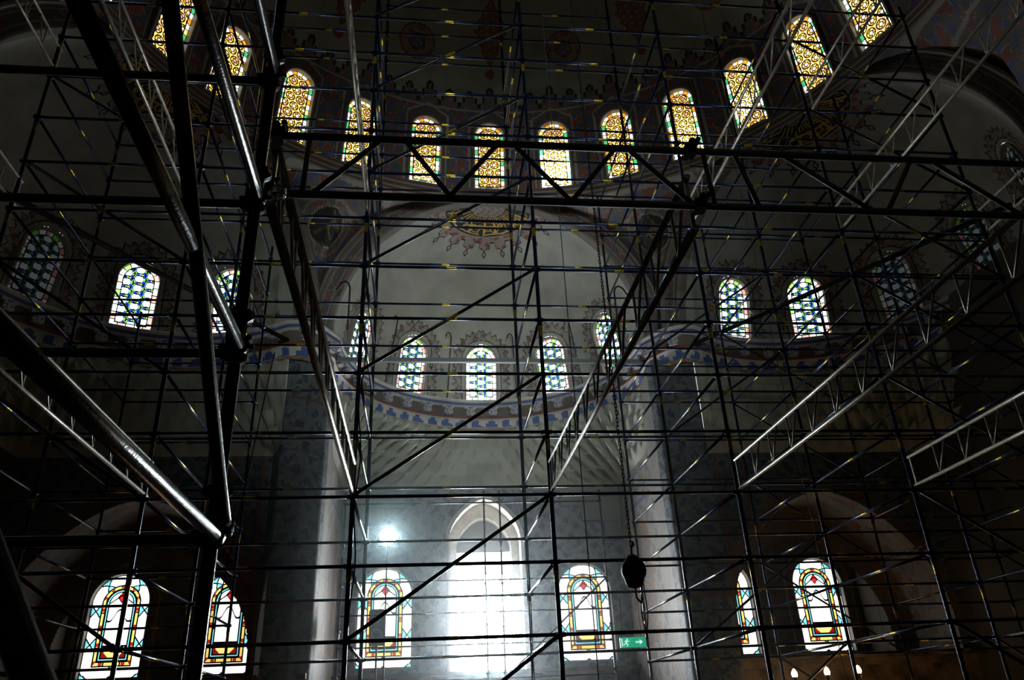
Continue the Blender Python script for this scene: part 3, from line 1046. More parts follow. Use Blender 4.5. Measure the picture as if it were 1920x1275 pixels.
# back wall with the lower windows and the tall window
WL, HL = 1.66, 2.86
ZW = 1.68
LOWX = [-10.8, -7.7, -3.1, 3.1, 7.7, 10.8]
xs = np.linspace(AX - 12.3, AX + 12.3, 616); zs = np.linspace(Z0, 9.1, 268)
X, Z = np.meshgrid(xs, zs, indexing='ij')
cx, cz = (X[:-1, :-1] + X[1:, 1:]) / 2 - AX, (Z[:-1, :-1] + Z[1:, 1:]) / 2
c = np.broadcast_to(rgb(.30, .32, .29), cx.shape + (3,)).copy()
blk = (np.abs((cz / .42) % 1 - .5) > .47)
c = blend(c, rgb(.18, .19, .18), blk * .8)
ax_ = np.abs(cx)
top = np.where(ax_ < 1.15, 7.85, np.where(ax_ < 1.6, 7.35, np.where(ax_ < 2.5, 6.9, np.where(ax_ < 3.2, 6.4, np.where(ax_ < 3.9, 5.9, 5.3)))))
pan = (cz < top) & (ax_ < 4.5)
tb = arabesque(cx, cz, 1.75, rgb(.30, .32, .36), rgb(.13, .16, .22), rgb(.20, .24, .30), rgb(.24, .27, .31))
c = np.where(pan[..., None], tb, c)
lineh = (np.abs(cz - top) < .035) & (ax_ < 4.5)
for xv, za, zb in ((1.15, 7.35, 7.85), (1.6, 6.9, 7.35), (2.5, 6.4, 6.9), (3.2, 5.9, 6.4), (3.9, 5.3, 5.9)):
    lineh |= (np.abs(ax_ - xv) < .03) & (cz > za) & (cz < zb)
c = np.where(lineh[..., None], rgb(.10, .15, .28), c)
side_ = ax_ > 4.6
c = np.where(side_[..., None], arabesque(cx, cz, 1.2, rgb(.20, .17, .14), rgb(.22, .12, .08), rgb(.13, .14, .15), rgb(.26, .22, .18)), c)
low = cz < 1.45
c = np.where(low[..., None], rgb(.22, .13, .08), c)
keep = np.ones(cx.shape, bool)
for lx in LOWX:
    keep &= ~inside_arch(cx - lx, cz - ZW, WL + .02, HL + .02)
    g = inside_arch(cx - lx, cz - ZW + .15, WL + .6, HL + .45) & ~inside_arch(cx - lx, cz - ZW + .15, WL + .5, HL + .4)
    c = np.where(g[..., None], rgb(.36, .33, .29), c)
BW, BH, BZ = 2.28, 5.15, 1.5
keep &= ~inside_arch(cx, cz - BZ, BW, BH, .16)
o = grid('wall_back', np.stack([X, np.full_like(X, YB), Z], -1), M_TILE, c, keep, smooth=False)
tag(o, 'window wall at the back, with stepped blue tile panel', None, None, 'structure')
lab = ['clear stained glass window with yellow vase, in the left bay farther from the apse', 'clear stained glass window with yellow vase, in the left bay nearer the apse',
       'clear stained glass window left of the tall sunlit window', 'clear stained glass window right of the tall sunlit window',
       'narrow visible strip of stained glass window at the near edge of the right bay', 'clear stained glass window with yellow vase in the right bay']
for lx, lb in zip(LOWX, lab):
    window('lower', design_lower, G_LOW, (AX + lx, YB, ZW), 0, 0, WL, HL, lb, depth=.35, lip=.05, nx=128)

# the tall sunlit window: pale reveal, grey lunette, mullioned glass below
NWIN[0] += 1
ol = np.array(arch_outline(BW, BH, 20, .16)); oi = np.array(arch_outline(BW - .5, BH - .45, 20, .16))
V = []; Fs = []
n = len(ol)
for pts, y in ((ol * [1.09, 1.022], .02), (ol * [1.09, 1.022], -.05), (ol, -.05), (ol, .55), (oi, .55), (oi, 1.0)):
    V += [(x, y, z) for x, z in pts]
for k in range(5):
    for i in range(n - 1):
        Fs.append((k * n + i, k * n + i + 1, (k + 1) * n + i + 1, (k + 1) * n + i))
big = link('window_%d' % NWIN[0], pymesh('tall_reveal', V, Fs), M_REVEAL)
big.location = (AX, YB, BZ)
tag(big, 'tall pointed window of the apse, blown white by the sun, pale stone reveal', 'window', None, 'structure')
m = MB()
m.poly([tuple(p) for p in oi if p[1] > 3.0] , 1.0, 1.08)
l_ = link('lunette', m.mesh('lunette'), material('grey_lunette', (.16, .16, .17), .8), big)
l_['label'] = 'grey lunette above the glass'
m = MB()
for zz in (2.95, 3.25):
    m.box((0, .92, zz), (BW - .5, .1, .05))
link('glazing_bar', m.mesh('bars'), M_REVEAL, big)
m = MB()
hw = (BW - .5) / 2
V = [(-hw, 0, 0), (hw, 0, 0), (hw, 0, 2.95), (-hw, 0, 2.95)]
me = pymesh('sunlit_glass', V, [(0, 1, 2, 3)])
at = me.attributes.new('paint', 'FLOAT_COLOR', 'CORNER')
at.data.foreach_set('color', [.92, .98, 1.0, 1.0] * 4)
g_ = link('glass_panes', me, G_BRIGHT, big); g_.location = (0, .98, 0)
m = MB()
m.box((0, 0, 1.47), (.05, .05, 2.95))
for s in (-1, 1): m.box((s * (hw - .02), 0, 1.47), (.05, .05, 2.95))
link('casement_frame', m.mesh('casement'), M_FRAME, big).location = (0, .96, 0)
link('sill', MB().box((0, .45, -.05), (BW + .1, 1.1, .1)).mesh('sill'), M_REVEAL, big)

# ------------------------------------------------------------------ cornices: swept profile along exedrae, corbels beneath
prof = [(0, 10.0), (.30, 10.0), (.30, 9.93), (.26, 9.90), (.26, 9.80), (.16, 9.76), (.12, 9.62), (.10, 9.50), (.10, 9.44), (.14, 9.43), (.14, 9.36), (.06, 9.34), (.0, 9.12), (.0, 9.07), (.05, 9.06), (.05, 8.98), (0, 8.96)]
pc_ = []
for (a, z0), (b, z1) in zip(prof[:-1], prof[1:]):
    k = max(1, int(abs(z1 - z0) / .03))
    for i in range(k):
        f = i / k; pc_.append((a + (b - a) * f, z0 + (z1 - z0) * f))
pc_.append(prof[-1])
pc_ = np.array(pc_)


def cornice(idn, path, label, dim=1.0):
    path = np.array(path, float)
    tg = np.gradient(path, axis=0); tg /= np.linalg.norm(tg, axis=1)[:, None]
    nrm = np.stack([tg[:, 1], -tg[:, 0]], -1)
    P = np.zeros((len(path), len(pc_), 3))
    P[..., 0] = path[:, None, 0] + nrm[:, None, 0] * pc_[None, :, 0]
    P[..., 1] = path[:, None, 1] + nrm[:, None, 1] * pc_[None, :, 0]
    P[..., 2] = pc_[None, :, 1]
    d = np.r_[0, np.cumsum(np.linalg.norm(np.diff(path, axis=0), axis=1))]
    s = (d[:-1] + d[1:]) / 2
    zm = (pc_[:-1, 1] + pc_[1:, 1]) / 2
    S, Zm = np.meshgrid(s, zm, indexing='ij')
    c = np.broadcast_to(rgb(.80, .80, .78), S.shape + (3,)).copy()
    c = np.where(((Zm > 9.80) & (Zm < 9.9))[..., None], rgb(.12, .16, .42), c)
    c = np.where(((Zm > 9.44) & (Zm < 9.76))[..., None], rgb(.20, .17, .14), c)
    c = np.where(((Zm > 9.36) & (Zm < 9.45))[..., None], rgb(.36, .11, .06), c)
    f = np.abs((S / .52) % 1 - .5) * 2
    leaf = (Zm > 9.09) & (Zm < 9.35) & (f < np.sqrt(np.clip((9.36 - Zm) / .26, 0, 1)) * .9 * (1 - .35 * (np.sin(S * 60) > 0)))
    c = np.where(leaf[..., None], rgb(.11, .19, .55), c)
    c = np.where((Zm < 9.08)[..., None], np.where((np.sin(S * 22) * np.sin(Zm * 60) > .1)[..., None], rgb(.36, .20, .13), rgb(.42, .36, .28)), c)
    o = grid('trim_%d' % idn, P, M_PAINT, c * dim, smooth=False)
    tag(o, label, None, None, 'structure')
    # corbels
    m = MB()
    m.poly([(-.22, .0), (.22, .0), (.20, -.09), (.13, -.13), (.15, -.27), (.13, -.33), (-.13, -.33), (-.15, -.27), (-.13, -.13), (-.20, -.09)], -.02, .13)
    me = m.mesh('corbel')
    mat = MATS['corbel_paint']
    step = .80
    k = 0
    while (k + .5) * step < d[-1]:
        q = (k + .5) * step
        x = np.interp(q, d, path[:, 0]); y = np.interp(q, d, path[:, 1])
        nx = np.interp(q, d, nrm[:, 0]); ny = np.interp(q, d, nrm[:, 1])
        cb = link('corbel', me, mat, o)
        cb.location = (x + nx * .14, y + ny * .14, 9.78)
        cb.rotation_euler = (0, 0, math.atan2(ny, nx) - math.pi / 2)
        k += 1
    return o


cm = material('corbel_paint', (.55, .55, .55), .7)
n = cm.node_tree
t_ = n.nodes.new('ShaderNodeTexCoord'); w_ = n.nodes.new('ShaderNodeTexVoronoi'); w_.inputs['Scale'].default_value = 14
n.links.new(t_.outputs['Object'], w_.inputs['Vector'])
rp = n.nodes.new('ShaderNodeValToRGB'); rp.color_ramp.interpolation = 'CONSTANT'
rp.color_ramp.elements[0].color = (.16, .20, .46, 1); rp.color_ramp.elements[1].position = .42; rp.color_ramp.elements[1].color = (.66, .66, .66, 1)
n.links.new(w_.outputs['Distance'], rp.inputs[0]); n.links.new(rp.outputs[0], n.nodes['Principled BSDF'].inputs['Base Color'])

thv = np.linspace(-np.pi / 2, np.pi / 2, 180)
pth = [semi(0, t, RX, 0)[:2] for t in thv]
cornice(4, pth, 'blue and white painted cornice on corbels round the middle apse')
pr_ = [(AX + 4.6, 20.15), (AX + 4.6, 19.85), (6.95, 19.25), (7.3, 19.05), (7.56, 19.07)]
rp_ = polyline_pts(pr_, 30)[::1]
cornice(5, np.concatenate([rp_, [semi(1, t, RX, 0)[:2] for t in thv]]), 'dark painted cornice on corbels round the right side apse')
lp_ = polyline_pts([(4 - x, y) for x, y in pr_][::-1], 30)
cornice(6, np.concatenate([[semi(-1, t, RX, 0)[:2] for t in thv], lp_]), 'dark painted cornice on corbels round the left side apse')

# ledges of brown marble under the windows
m = MB().box((AX, 24.45, 1.42), (8.98, .66, .10)).box((AX, 24.6, 1.30), (8.98, .4, .14))
o = link('trim_7', m.mesh('ledge'), M_MARBLE); tag(o, 'brown marble ledge under the windows of the apse', None, None, 'structure')
m = MB().box((AX, 24.74, -.1), (8.98, .1, 3.0))
o = link('wall_back_dado', m.mesh('dado'), M_MARBLE); tag(o, 'brown marble dado under the apse ledge', None, None, 'structure')
for s, k in ((1, 8), (-1, 9)):
    m = MB().box((AX + s * 8.4, 19.75, 1.22), (7.6, .56, .12)).box((AX + s * 8.4, 19.86, 1.08), (7.6, .36, .18)).box((AX + s * 8.4, 19.93, .1), (7.6, .12, 1.8))
    o = link('trim_%d' % k, m.mesh('gallery_ledge'), M_MARBLE)
    tag(o, 'marble gallery ledge across the %s bay' % ('right' if s > 0 else 'left'), None, None, 'structure')

# floor and closed shell of the rest of the hall
V = [(-16, -17, Z0), (20, -17, Z0), (20, 26, Z0), (-16, 26, Z0)]
o = link('floor', pymesh('floor', V, [(0, 1, 2, 3)]), material('red_carpet', (.04, .014, .012), .95)); tag(o, 'carpeted floor', None, None, 'structure')
m = MB()
m.V = [(-16, -17, Z0), (20, -17, Z0), (20, -17, 25), (-16, -17, 25), (-16, 9.4, 25), (20, 9.4, 25), (-16, 9.4, Z0), (20, 9.4, Z0)]
m.F = [(0, 1, 2, 3), (3, 2, 5, 4), (0, 3, 4, 6), (1, 7, 5, 2)]
o = link('wall_front', m.mesh('hall_shell'), M_PLAIN); tag(o, 'walls and vault of the hall behind the viewer', None, None, 'structure')
# plane of the main arch around the half dome
a_ = np.linspace(0, np.pi, 90)
V = [(AX - 9.65 * math.cos(t), 9.43, 14.3 + 9.65 * math.sin(t)) for t in a_] + [(AX - 20 * math.cos(t), 9.43, 14.3 + 20 * math.sin(t)) for t in a_]
Fs = [(i, i + 1, 90 + i + 1, 90 + i) for i in range(89)]
k = len(V)
V += [(AX - 9.65, 9.43, 10), (AX - 20, 9.43, 10), (AX + 9.65, 9.43, 10), (AX + 20, 9.43, 10)]
Fs += [(0, 90, k + 1, k), (89, 179, k + 3, k + 2)]
o = link('wall_main_arch', pymesh('main_arch', V, Fs), M_PLAIN); tag(o, 'plane of the main arch around the half dome', None, None, 'structure')


# ------------------------------------------------------------------ scaffolding
GX = [-6.92, -3.97, -1.02, 1.94, 4.90, 7.83, 10.78, 13.73]
ZO = 0.12
YN, YM, YF, YC = 11.38, 14.45, 17.52, 3.93
TUBES = {}
Q = Vector((0, 0, 1))


def tube_obj(name, a, b, r, mat, parent, clamps=True):
    a = Vector(a); b = Vector(b)
    L = round((b - a).length, 3)
    key = (L, r, mat.name)
    if key not in TUBES:
        m = MB().tube((0, 0, -L / 2), (0, 0, L / 2), r, 12)
        if clamps:      # wedge heads at both ends
            for s in (-1, 1):
                z = s * (L / 2 - .05)
                m.tube((0, 0, z - .03), (0, 0, z + .03), r * 1.35, 8)
        me = m.mesh('tube'); me.materials.append(mat)
        me.polygons.foreach_set('use_smooth', [len(p.vertices) == 4 for p in me.polygons])
        TUBES[key] = me
    o = bpy.data.objects.new(name, TUBES[key])
    COL.objects.link(o)
    o.parent = parent
    o.rotation_mode = 'QUATERNION'
    o.rotation_quaternion = Q.rotation_difference((b - a).normalized())
    o.location = (a + b) / 2
    return o


def standard(x, y, z1, parent, r=.034, z0=Z0, mat=None):
    mat = mat or M_STD
    key = ('std', round(z1 - z0, 2), r, mat.name)
    if key not in TUBES:
        H = z1 - z0
        m = MB().tube((0, 0, 0), (0, 0, H), r, 12)
        k = -z0 + ZO - math.floor(-z0 + ZO)
        z = k
        while z < H:
            m.lathe([(r, z - .045), (r * 2.1, z - .02), (r * 2.1, z + .012), (r, z + .03)], n=10)
            z += 1.0
        for z in np.arange(1.62, H, 2.0):
            m.lathe([(r, z - .08), (r * 1.18, z - .08), (r * 1.18, z + .08), (r, z + .08)], n=10)
        m.box((0, 0, .01), (.15, .15, .02))
        me = m.mesh('standard'); me.materials.append(mat)
        TUBES[key] = me
    o = bpy.data.objects.new('standard', TUBES[key])
    COL.objects.link(o)
    o.parent = parent
    o.location = (x, y, z0)
    return o


def scaffold(label):
    e = empty('scaffold')
    return tag(e, label, 'scaffold')


# nearest far row, Y = 11.38
S1 = scaffold('front row of blue tubular scaffold standing across the whole hall before the apse')
for i, x in enumerate(GX[:-1]):
    standard(x, YN, 15.4 if abs(x - 2) < 7 else 14.4, S1)
for i in range(6):
    for k in range(-1, 15):
        tube_obj('ledger', (GX[i], YN, k + ZO), (GX[i + 1], YN, k + ZO), .026, M_LED, S1)
for a in range(-1, 14, 2):      # rising diagonals in the middle bay
    tube_obj('diagonal_brace', (GX[2], YN - .06, a + ZO), (GX[3], YN - .06, a + 2 + ZO), .028, M_BRACE, S1)
for a in (1, 3, 5, 7, 9, 11, 13):         # falling diagonals in the right bay
    tube_obj('diagonal_brace', (GX[5], YN - .06, a + ZO), (GX[6], YN - .06, a - 2 + ZO), .028, M_BRACE, S1)
for a in (0, 2, 4, 6, 8, 10):
    tube_obj('diagonal_brace', (GX[0], YN - .06, a + ZO + 1), (GX[1], YN - .06, a - 1 + ZO), .028, M_BRACE, S1)

# middle row, two halves
S2 = scaffold('second row of blue scaffold behind the front row, left half up to the apse')
S3 = scaffold('second row of blue scaffold behind the front row, right half of the hall')
TOPM = {0: 14, 1: 16, 2: 18, 3: 18, 4: 18, 5: 16, 6: 14, 7: 10}
for i, x in enumerate(GX):
    standard(x, YM, TOPM[i] + .6, S2 if i < 4 else S3)
for i in range(7):
    for k in range(-1, min(TOPM[i], TOPM[i + 1]) + 1):
        tube_obj('ledger', (GX[i], YM, k + ZO), (GX[i + 1], YM, k + ZO), .024, M_LED, S2 if i < 3 else S3)
for i in range(7):
    for k in range(-1, 15):
        tube_obj('transom', (GX[i], YN, k + ZO), (GX[i], YM, k + ZO), .026, M_LED, S2 if i < 4 else S3)
for a in (-1, 1, 3, 5, 7):
    tube_obj('diagonal_brace', (GX[4], YM + .06, a + ZO), (GX[5], YM + .06, a + 2 + ZO), .024, M_BRACE, S3)
    tube_obj('diagonal_brace', (GX[6], YM + .06, a + 2 + ZO), (GX[7], YM + .06, a + ZO), .024, M_BRACE, S3)

# rearmost row, left and right of the apse
S4 = scaffold('rear tower of blue scaffold before the left side bay')
S5 = scaffold('rear rows of blue scaffold before the right side bay')
for i, sc_, kt in ((0, S4, 9), (1, S4, 11), (4, S5, 13), (5, S5, 12), (6, S5, 12), (7, S5, 10)):
    standard(GX[i], YF, kt + .5, sc_, .03)
    for k in range(-1, kt + 1):
        if i == 7 and k > 9: continue
        tube_obj('transom', (GX[i], YM, k + ZO), (GX[i], YF, k + ZO), .024, M_LED, sc_)
for k in range(-1, 10):
    tube_obj('ledger', (GX[0], YF, k + ZO), (GX[1], YF, k + ZO), .024, M_LED, S4)
for i in (4, 5, 6):
    for k in range(-1, 13 if i < 6 else 10):
        tube_obj('ledger', (GX[i], YF, k + ZO), (GX[i + 1], YF, k + ZO), .024, M_LED, S5)
for a in (-1, 1, 3, 5, 7):
    tube_obj('diagonal_brace', (GX[5], YF + .05, a + 2 + ZO), (GX[6], YF + .05, a + ZO), .022, M_BRACE, S5)

# small working tower inside the mouth of the apse
S6 = scaffold('small blue scaffold tower in the mouth of the apse before the tall window')
TX = [-1.9, 1.55, 1.95, 4.55]
for x in TX:
    standard(x, 19.3, 5.4, S6, .022)
for k in (1.0, 1.75, 2.46, 3.2, 4.16, 5.1):
    tube_obj('ledger', (TX[0], 19.3, k), (TX[2], 19.3, k), .02, M_LED, S6)
    tube_obj('ledger', (TX[2], 19.3, k), (TX[3], 19.3, k), .02, M_LED, S6)
tube_obj('diagonal_brace', (TX[2], 19.25, 1.0), (TX[3], 19.25, 3.2), .02, M_BRACE, S6)

# foreground scaffold that reaches over the viewer
S7 = scaffold('dark thick scaffold tubes close overhead at the left, with yellow bands')
standard(GX[2], YC, 6.4, S7, .036)
standard(GX[1], YC, 6.4, S7, .036)
for k in range(-1, 6):
    tube_obj('ledger', (GX[1], YC, k + .88), (GX[2], YC, k + .88), .027, M_BRACE, S7)
for z, y1 in ((.88, .86), (1.90, .86), (2.90, .86), (3.90, .86), (4.9, .86)):
    o = tube_obj('transom', (GX[2] + .03, YC, z), (GX[2] + .03, y1, z), .033, M_BRACE, S7)
tube_obj('diagonal_brace', (GX[2] + .04, YC + .1, .92), (GX[2] + .04, .95, 3.62), .033, M_BRACE, S7)

# couplers and wire ties on the foreground joints
for z in (.9, 1.9, 2.9, 3.9):
    m = MB().lathe([(.036, -.07), (.06, -.06), (.065, 0), (.06, .06), (.036, .07)], n=12)
    m.tube((-.09, -.02, .01), (.10, -.03, .01), .014, 8).tube((.02, -.10, -.02), (.02, .06, -.02), .013, 8).tube((.07, -.06, .05), (.07, -.01, .05), .02, 6)
    o = link('coupler', m.mesh('coupler'), M_IRON, S7); o.location = (GX[2], YC, z)
m = MB()
for k_ in range(5):
    for q in range(12):
        t0, t1 = q * math.pi / 6, (q + 1) * math.pi / 6
        m.tube((.05 * math.cos(t0), .05 * math.sin(t0), k_ * .012), (.05 * math.cos(t1), .05 * math.sin(t1), k_ * .012 + .004), .0035, 5)
o = link('wire_tie', m.mesh('wire'), M_ALU, S7); o.location = (GX[2] + .05, YC + .33, 3.2)


# ------------------------------------------------------------------ lattice girders of aluminium
def girder(a, b, h, label, pitch=.62, r=.026, rw=.013):
    """a, b: ends of the lower chord; upper chord h above"""
    e = empty('lattice_girder', a)
    tag(e, label, 'lattice girder', 'aluminium lattice girders laid through the scaffold')
    d = Vector(b) - Vector(a)
    L = d.length; dn = d.normalized()
    for z in (0, h):
        tube_obj('chord', Vector((0, 0, z)), Vector((0, 0, z)) + dn * L, r, M_ALU, e, clamps=False)
    n = int(L / pitch)
    m = MB()
    for i in range(n):
        p = dn * (i * pitch + .12); q = dn * (i * pitch + .12 + pitch * .5); r_ = dn * ((i + 1) * pitch + .12)
        t_ = Vector((0, 0, h - .01)); b_ = Vector((0, 0, .01))
        m.path([p + t_, q + b_, q + t_, r_ + t_], rw, 7)
    o = link('lacing', m.mesh('lacing', True), M_ALU, e)
    for q_ in (.05, L - .05):
        link('end_post', MB().box((0, 0, h / 2), (.03, .03, h)).mesh('end_post'), M_ALU, e).location = dn * q_
    return e


girder((GX[3] + .0, 4.42, 3.15), (GX[3], 11.3, 3.15), .46, 'grey lattice girder running into depth to the right edge of the middle bay')
girder((GX[2] + .0, 4.25, 3.15), (GX[2], 11.3, 3.15), .46, 'grey lattice girder running into depth beside the dark foreground post', r=.036)
girder((GX[4], 4.0, 3.15), (GX[4], 11.3, 3.15), .46, 'long bright lattice girder sloping down across the right side, nearer the middle')
girder((GX[5], 4.0, 3.17), (GX[5], 11.3, 3.17), .46, 'short bright lattice girder at the right edge, low')
girder((GX[1], 4.0, 3.2), (GX[1], 11.5, 3.2), .5, 'bright lattice girder at the lower left behind the thick dark tube')
girder((GX[5], 4.2, 8.15), (GX[5], 11.4, 8.15), .5, 'ladder-like lattice girder high at the upper right before the side apse')
girder((GX[4], 4.2, 8.15), (GX[4], 11.4, 8.15), .5, 'ladder-like lattice girder meeting the cross girder near the upper ring windows on the right')
girder((GX[1], 4.2, 8.17), (GX[1], 11.4, 8.17), .5, 'high lattice girder crossing the script disc at the upper left')
girder((GX[2], 4.2, 8.25), (GX[2], 11.35, 8.25), .4, 'pale slender girder hanging steeply left of the middle bay', r=.022)
girder((GX[5], 8.3, 11.0), (GX[5], 11.2, 11.0), .5, 'short pair of pale bars under the rightmost ring windows')
girder((GX[0], 8.6, 11.35), (GX[0], 11.5, 11.35), .5, 'short pair of pale bars in the top left corner')
girder((GX[0], 8.6, 8.25), (GX[0], 11.5, 8.25), .5, 'short pair of pale bars at the left edge, halfway up')
girder((GX[6], 7.0, 8.15), (GX[6], 11.3, 8.15), .5, 'pale lattice girder at the right edge above the long sloping one')

# heavy cross girder over the front
CG = empty('cross_girder', (-1.05, 4.33, 3.27))
tag(CG, 'heavy dark grey lattice girder lying level across the picture above the apse arch', 'lattice girder')
L = 7.4
for z in (0, .50):
    tube_obj('chord', (0, 0, z), (L, 0, z), .028, M_GREY, CG, clamps=False)
m = MB()
for x0, x1, z0, z1 in ((.24, .22, .5, 0), (.72, .30, .5, 0), (.92, 1.22, .5, 0), (1.55, 1.22, .5, 0), (1.70, 2.06, .5, 0), (2.42, 2.08, .5, 0), (2.55, 2.95, .5, 0), (3.1, 3.12, .5, 0),
                       (3.35, 3.45, .5, 0), (3.75, 4.3, .5, 0), (4.75, 4.45, .5, 0), (4.95, 5.5, .5, 0), (6.0, 5.65, .5, 0), (6.2, 6.8, .5, 0)):
    m.box(((x0 + x1) / 2, 0, .25), (.034, .03, math.hypot(x1 - x0, .5)), None) if False else m.tube((x0, 0, z0 - .02), (x1, 0, z1 + .02), .019, 8)
link('lacing', m.mesh('lacing', True), M_GREY, CG)
for x, z in ((0.02, 0), (0.02, .5), (3.0, 0), (3.0, .5)):
    m = MB().tube((0, -.10, .02), (0, .10, .02), .03, 10).box((0, 0, 0), (.08, .09, .08)).tube((.05, -.09, .05), (.05, 0, .05), .02, 8)
    o = link('coupler', m.mesh('coupler'), M_IRON, CG); o.location = (x, 0, z)


# ------------------------------------------------------------------ things hung and standing in the hall
def hang(P0, P1, n, sag, r, name, label, cat, mat, group=None):
    a = Vector(P0); b = Vector(P1)
    pts = [a.lerp(b, i / n) - Vector((0, 0, sag * 4 * (i / n) * (1 - i / n))) for i in range(n + 1)]
    o = link(name, MB().path(pts, r, 6).mesh(name, True), mat)
    return tag(o, label, cat, group)


def pix(px, py, Y):
    d = ((px - 960) / FPX) * r2 - ((py - 637.5) / FPX) * u2 + fw
    return d * (Y / d.y)


q0, q1 = pix(0, 1105, 1.5), pix(62, 1275, 1.5)
tube_obj('diagonal_brace', q0 + (q0 - q1) * 1.5, q1 + (q1 - q0) * 6, .032, M_BRACE, S7)
# chain with hoist
HY = 9.6
c0_ = pix(1188, 1070, HY)
m = MB()
zt = 12.5
z = c0_.z + .24
k = 0
while z < zt:
    ax = (1, 0) if k % 2 else (0, 1)
    for s in (-1, 1):
        m.tube((c0_.x + s * .012 * ax[0], c0_.y + s * .012 * ax[1], z), (c0_.x + s * .012 * ax[0], c0_.y + s * .012 * ax[1], z + .07), .006, 5)
    z += .055; k += 1
o = link('hoist_chain', m.mesh('chain'), M_IRON); tag(o, 'black hoist chain hanging down right of the middle apse', 'chain')
e = empty('chain_hoist', c0_); tag(e, 'black chain hoist hanging at the end of the black chain above the exit sign', 'hoist')
m = MB().lathe([(.0, .20), (.05, .19), (.11, .12), (.13, .02), (.12, -.12), (.09, -.19), (0, -.22)], n=18)
link('hoist_body', m.mesh('hoist_body', True), M_IRON, e)
m = MB().lathe([(.02, -.06), (.15, -.05), (.15, .05), (.02, .06)], n=20)
o = link('chain_wheel', m.mesh('chain_wheel', True), M_IRON, e); o.rotation_euler = (math.pi / 2, 0, 0)
link('hook', MB().path([(0, 0, .19), (0, 0, .28), (.04, 0, .32), (.02, 0, .36)], .012).mesh('hook'), M_IRON, e)
link('hook', MB().path([(0, 0, -.21), (0, 0, -.32), (.05, 0, -.38), (.08, 0, -.33)], .012).mesh('hook'), M_IRON, e)
m = MB().path([(.1, 0, -.05), (.12, 0, -.5), (.08, .02, -.8), (.04, 0, -.5), (.09, 0, -.1)], .007)
link('hand_chain', m.mesh('hand_chain'), M_IRON, e)

# floodlight on a slim pole
fp = pix(728, 1005, 19.0)
e = empty('floodlight', (fp.x, fp.y, fp.z)); tag(e, 'dazzling cool white floodlight high on a slim pole left of the tall window', 'floodlight')
dirh = Vector((-fp.x, -fp.y, -fp.z)).normalized()
rq = Vector((0, 0, 1)).rotation_difference(dirh)
m = MB().lathe([(.0, .0), (.20, .0), (.19, -.02)], n=28)
o = link('lens', m.mesh('lens'), M_FLOOD, e); o.rotation_mode = 'QUATERNION'; o.rotation_quaternion = rq
m = MB().lathe([(.23, .03), (.215, .03), (.205, -.03), (.20, -.16), (.10, -.22), (0, -.23)], n=28)
o = link('housing', m.mesh('housing'), M_IRON, e); o.rotation_mode = 'QUATERNION'; o.rotation_quaternion = rq
link('pole', MB().tube((-.02, .06, -.2), (-.02, .06, Z0 - fp.z), .018).mesh('pole'), M_IRON, e)
link('bracket', MB().path([(-.26, .02, 0), (-.26, .06, -.24), (.26, .06, -.24), (.26, .02, 0)], .012).mesh('bracket'), M_IRON, e)
l = bpy.data.lights.new('floodlight_beam', 'SPOT'); l.energy = 260; l.spot_size = R_(120); l.spot_blend = .6; l.color = (.75, .97, 1); l.shadow_soft_size = .2
lo = bpy.data.objects.new('floodlight_beam', l); COL.objects.link(lo); lo.location = fp + dirh * .12
lo.rotation_euler = (-dirh).to_track_quat('Z', 'Y').to_euler() if False else dirh.to_track_quat('-Z', 'Y').to_euler()

# dark loudspeaker before the left apse window
sp = pix(707, 1178, 21.5)
e = empty('loudspeaker', (sp.x, sp.y, sp.z)); tag(e, 'dark box loudspeaker on a pole before the window left of the tall window', 'loudspeaker')
link('cabinet', MB().poly([(-.19, -.42), (.19, -.42), (.21, .40), (.17, .45), (-.17, .45), (-.21, .40)], -.16, .16).mesh('cabinet'), M_IRON, e)
m = MB()
for zz, rr_ in ((-.16, .15), (.2, .08)):
    m.lathe([(rr_, .0), (rr_ * .9, .012), (rr_ * .3, -.02), (0, -.01)], n=20)
    for i in range(len(m.V) - 80, len(m.V)):
        x, y, z = m.V[i]; m.V[i] = (x, -.165 - z, y + zz)
link('driver', m.mesh('driver'), M_GREY, e)
link('pole', MB().tube((0, 0, -.42), (0, 0, Z0 - sp.z), .025).mesh('pole'), M_IRON, e)

# exit sign
ep = pix(1187, 1204, 17.6)
e = empty('exit_sign', (ep.x, ep.y, ep.z)); tag(e, 'small green exit sign with white running figure and arrow pointing right', 'sign')
e.rotation_euler = (0, 0, -.1)
W_, H_ = .56, .205
link('sign_box', MB().box((0, .03, 0), (W_, .06, H_)).mesh('sign_box'), M_SIGN, e)
m = MB()
m.box((.12, -.006, 0), (.13, .012, .028)).poly([(.15, .05), (.21, 0), (.15, -.05), (.14, -.035), (.18, 0), (.14, .035)], -.012, 0)
link('arrow', m.mesh('arrow'), M_SIGNW, e)
m = MB().lathe([(0, 0), (.016, 0)], n=12)
for i in range(24):
    x, y, z = m.V[i]; m.V[i] = (x - .125, -.012, y + .062)
m.tube((-.13, -.008, .04), (-.15, -.008, -.01), .013, 6).path([(-.15, -.008, -.01), (-.12, -.008, -.035), (-.13, -.008, -.08)], .009).path([(-.15, -.008, -.01), (-.175, -.008, -.04), (-.215, -.008, -.045)], .009)
m.path([(-.135, -.008, .035), (-.10, -.008, .015), (-.08, -.008, .03)], .007).path([(-.135, -.008, .035), (-.17, -.008, .03), (-.185, -.008, .005)], .007)
m.box((-.24, -.006, 0), (.02, .012, .16))
link('running_figure', m.mesh('running_figure'), M_SIGNW, e)
link('hanger', MB().tube((-.2, .03, .1), (-.2, .03, .95), .006).tube((.2, .03, .1), (.2, .03, .95), .006).mesh('hanger'), M_IRON, e)

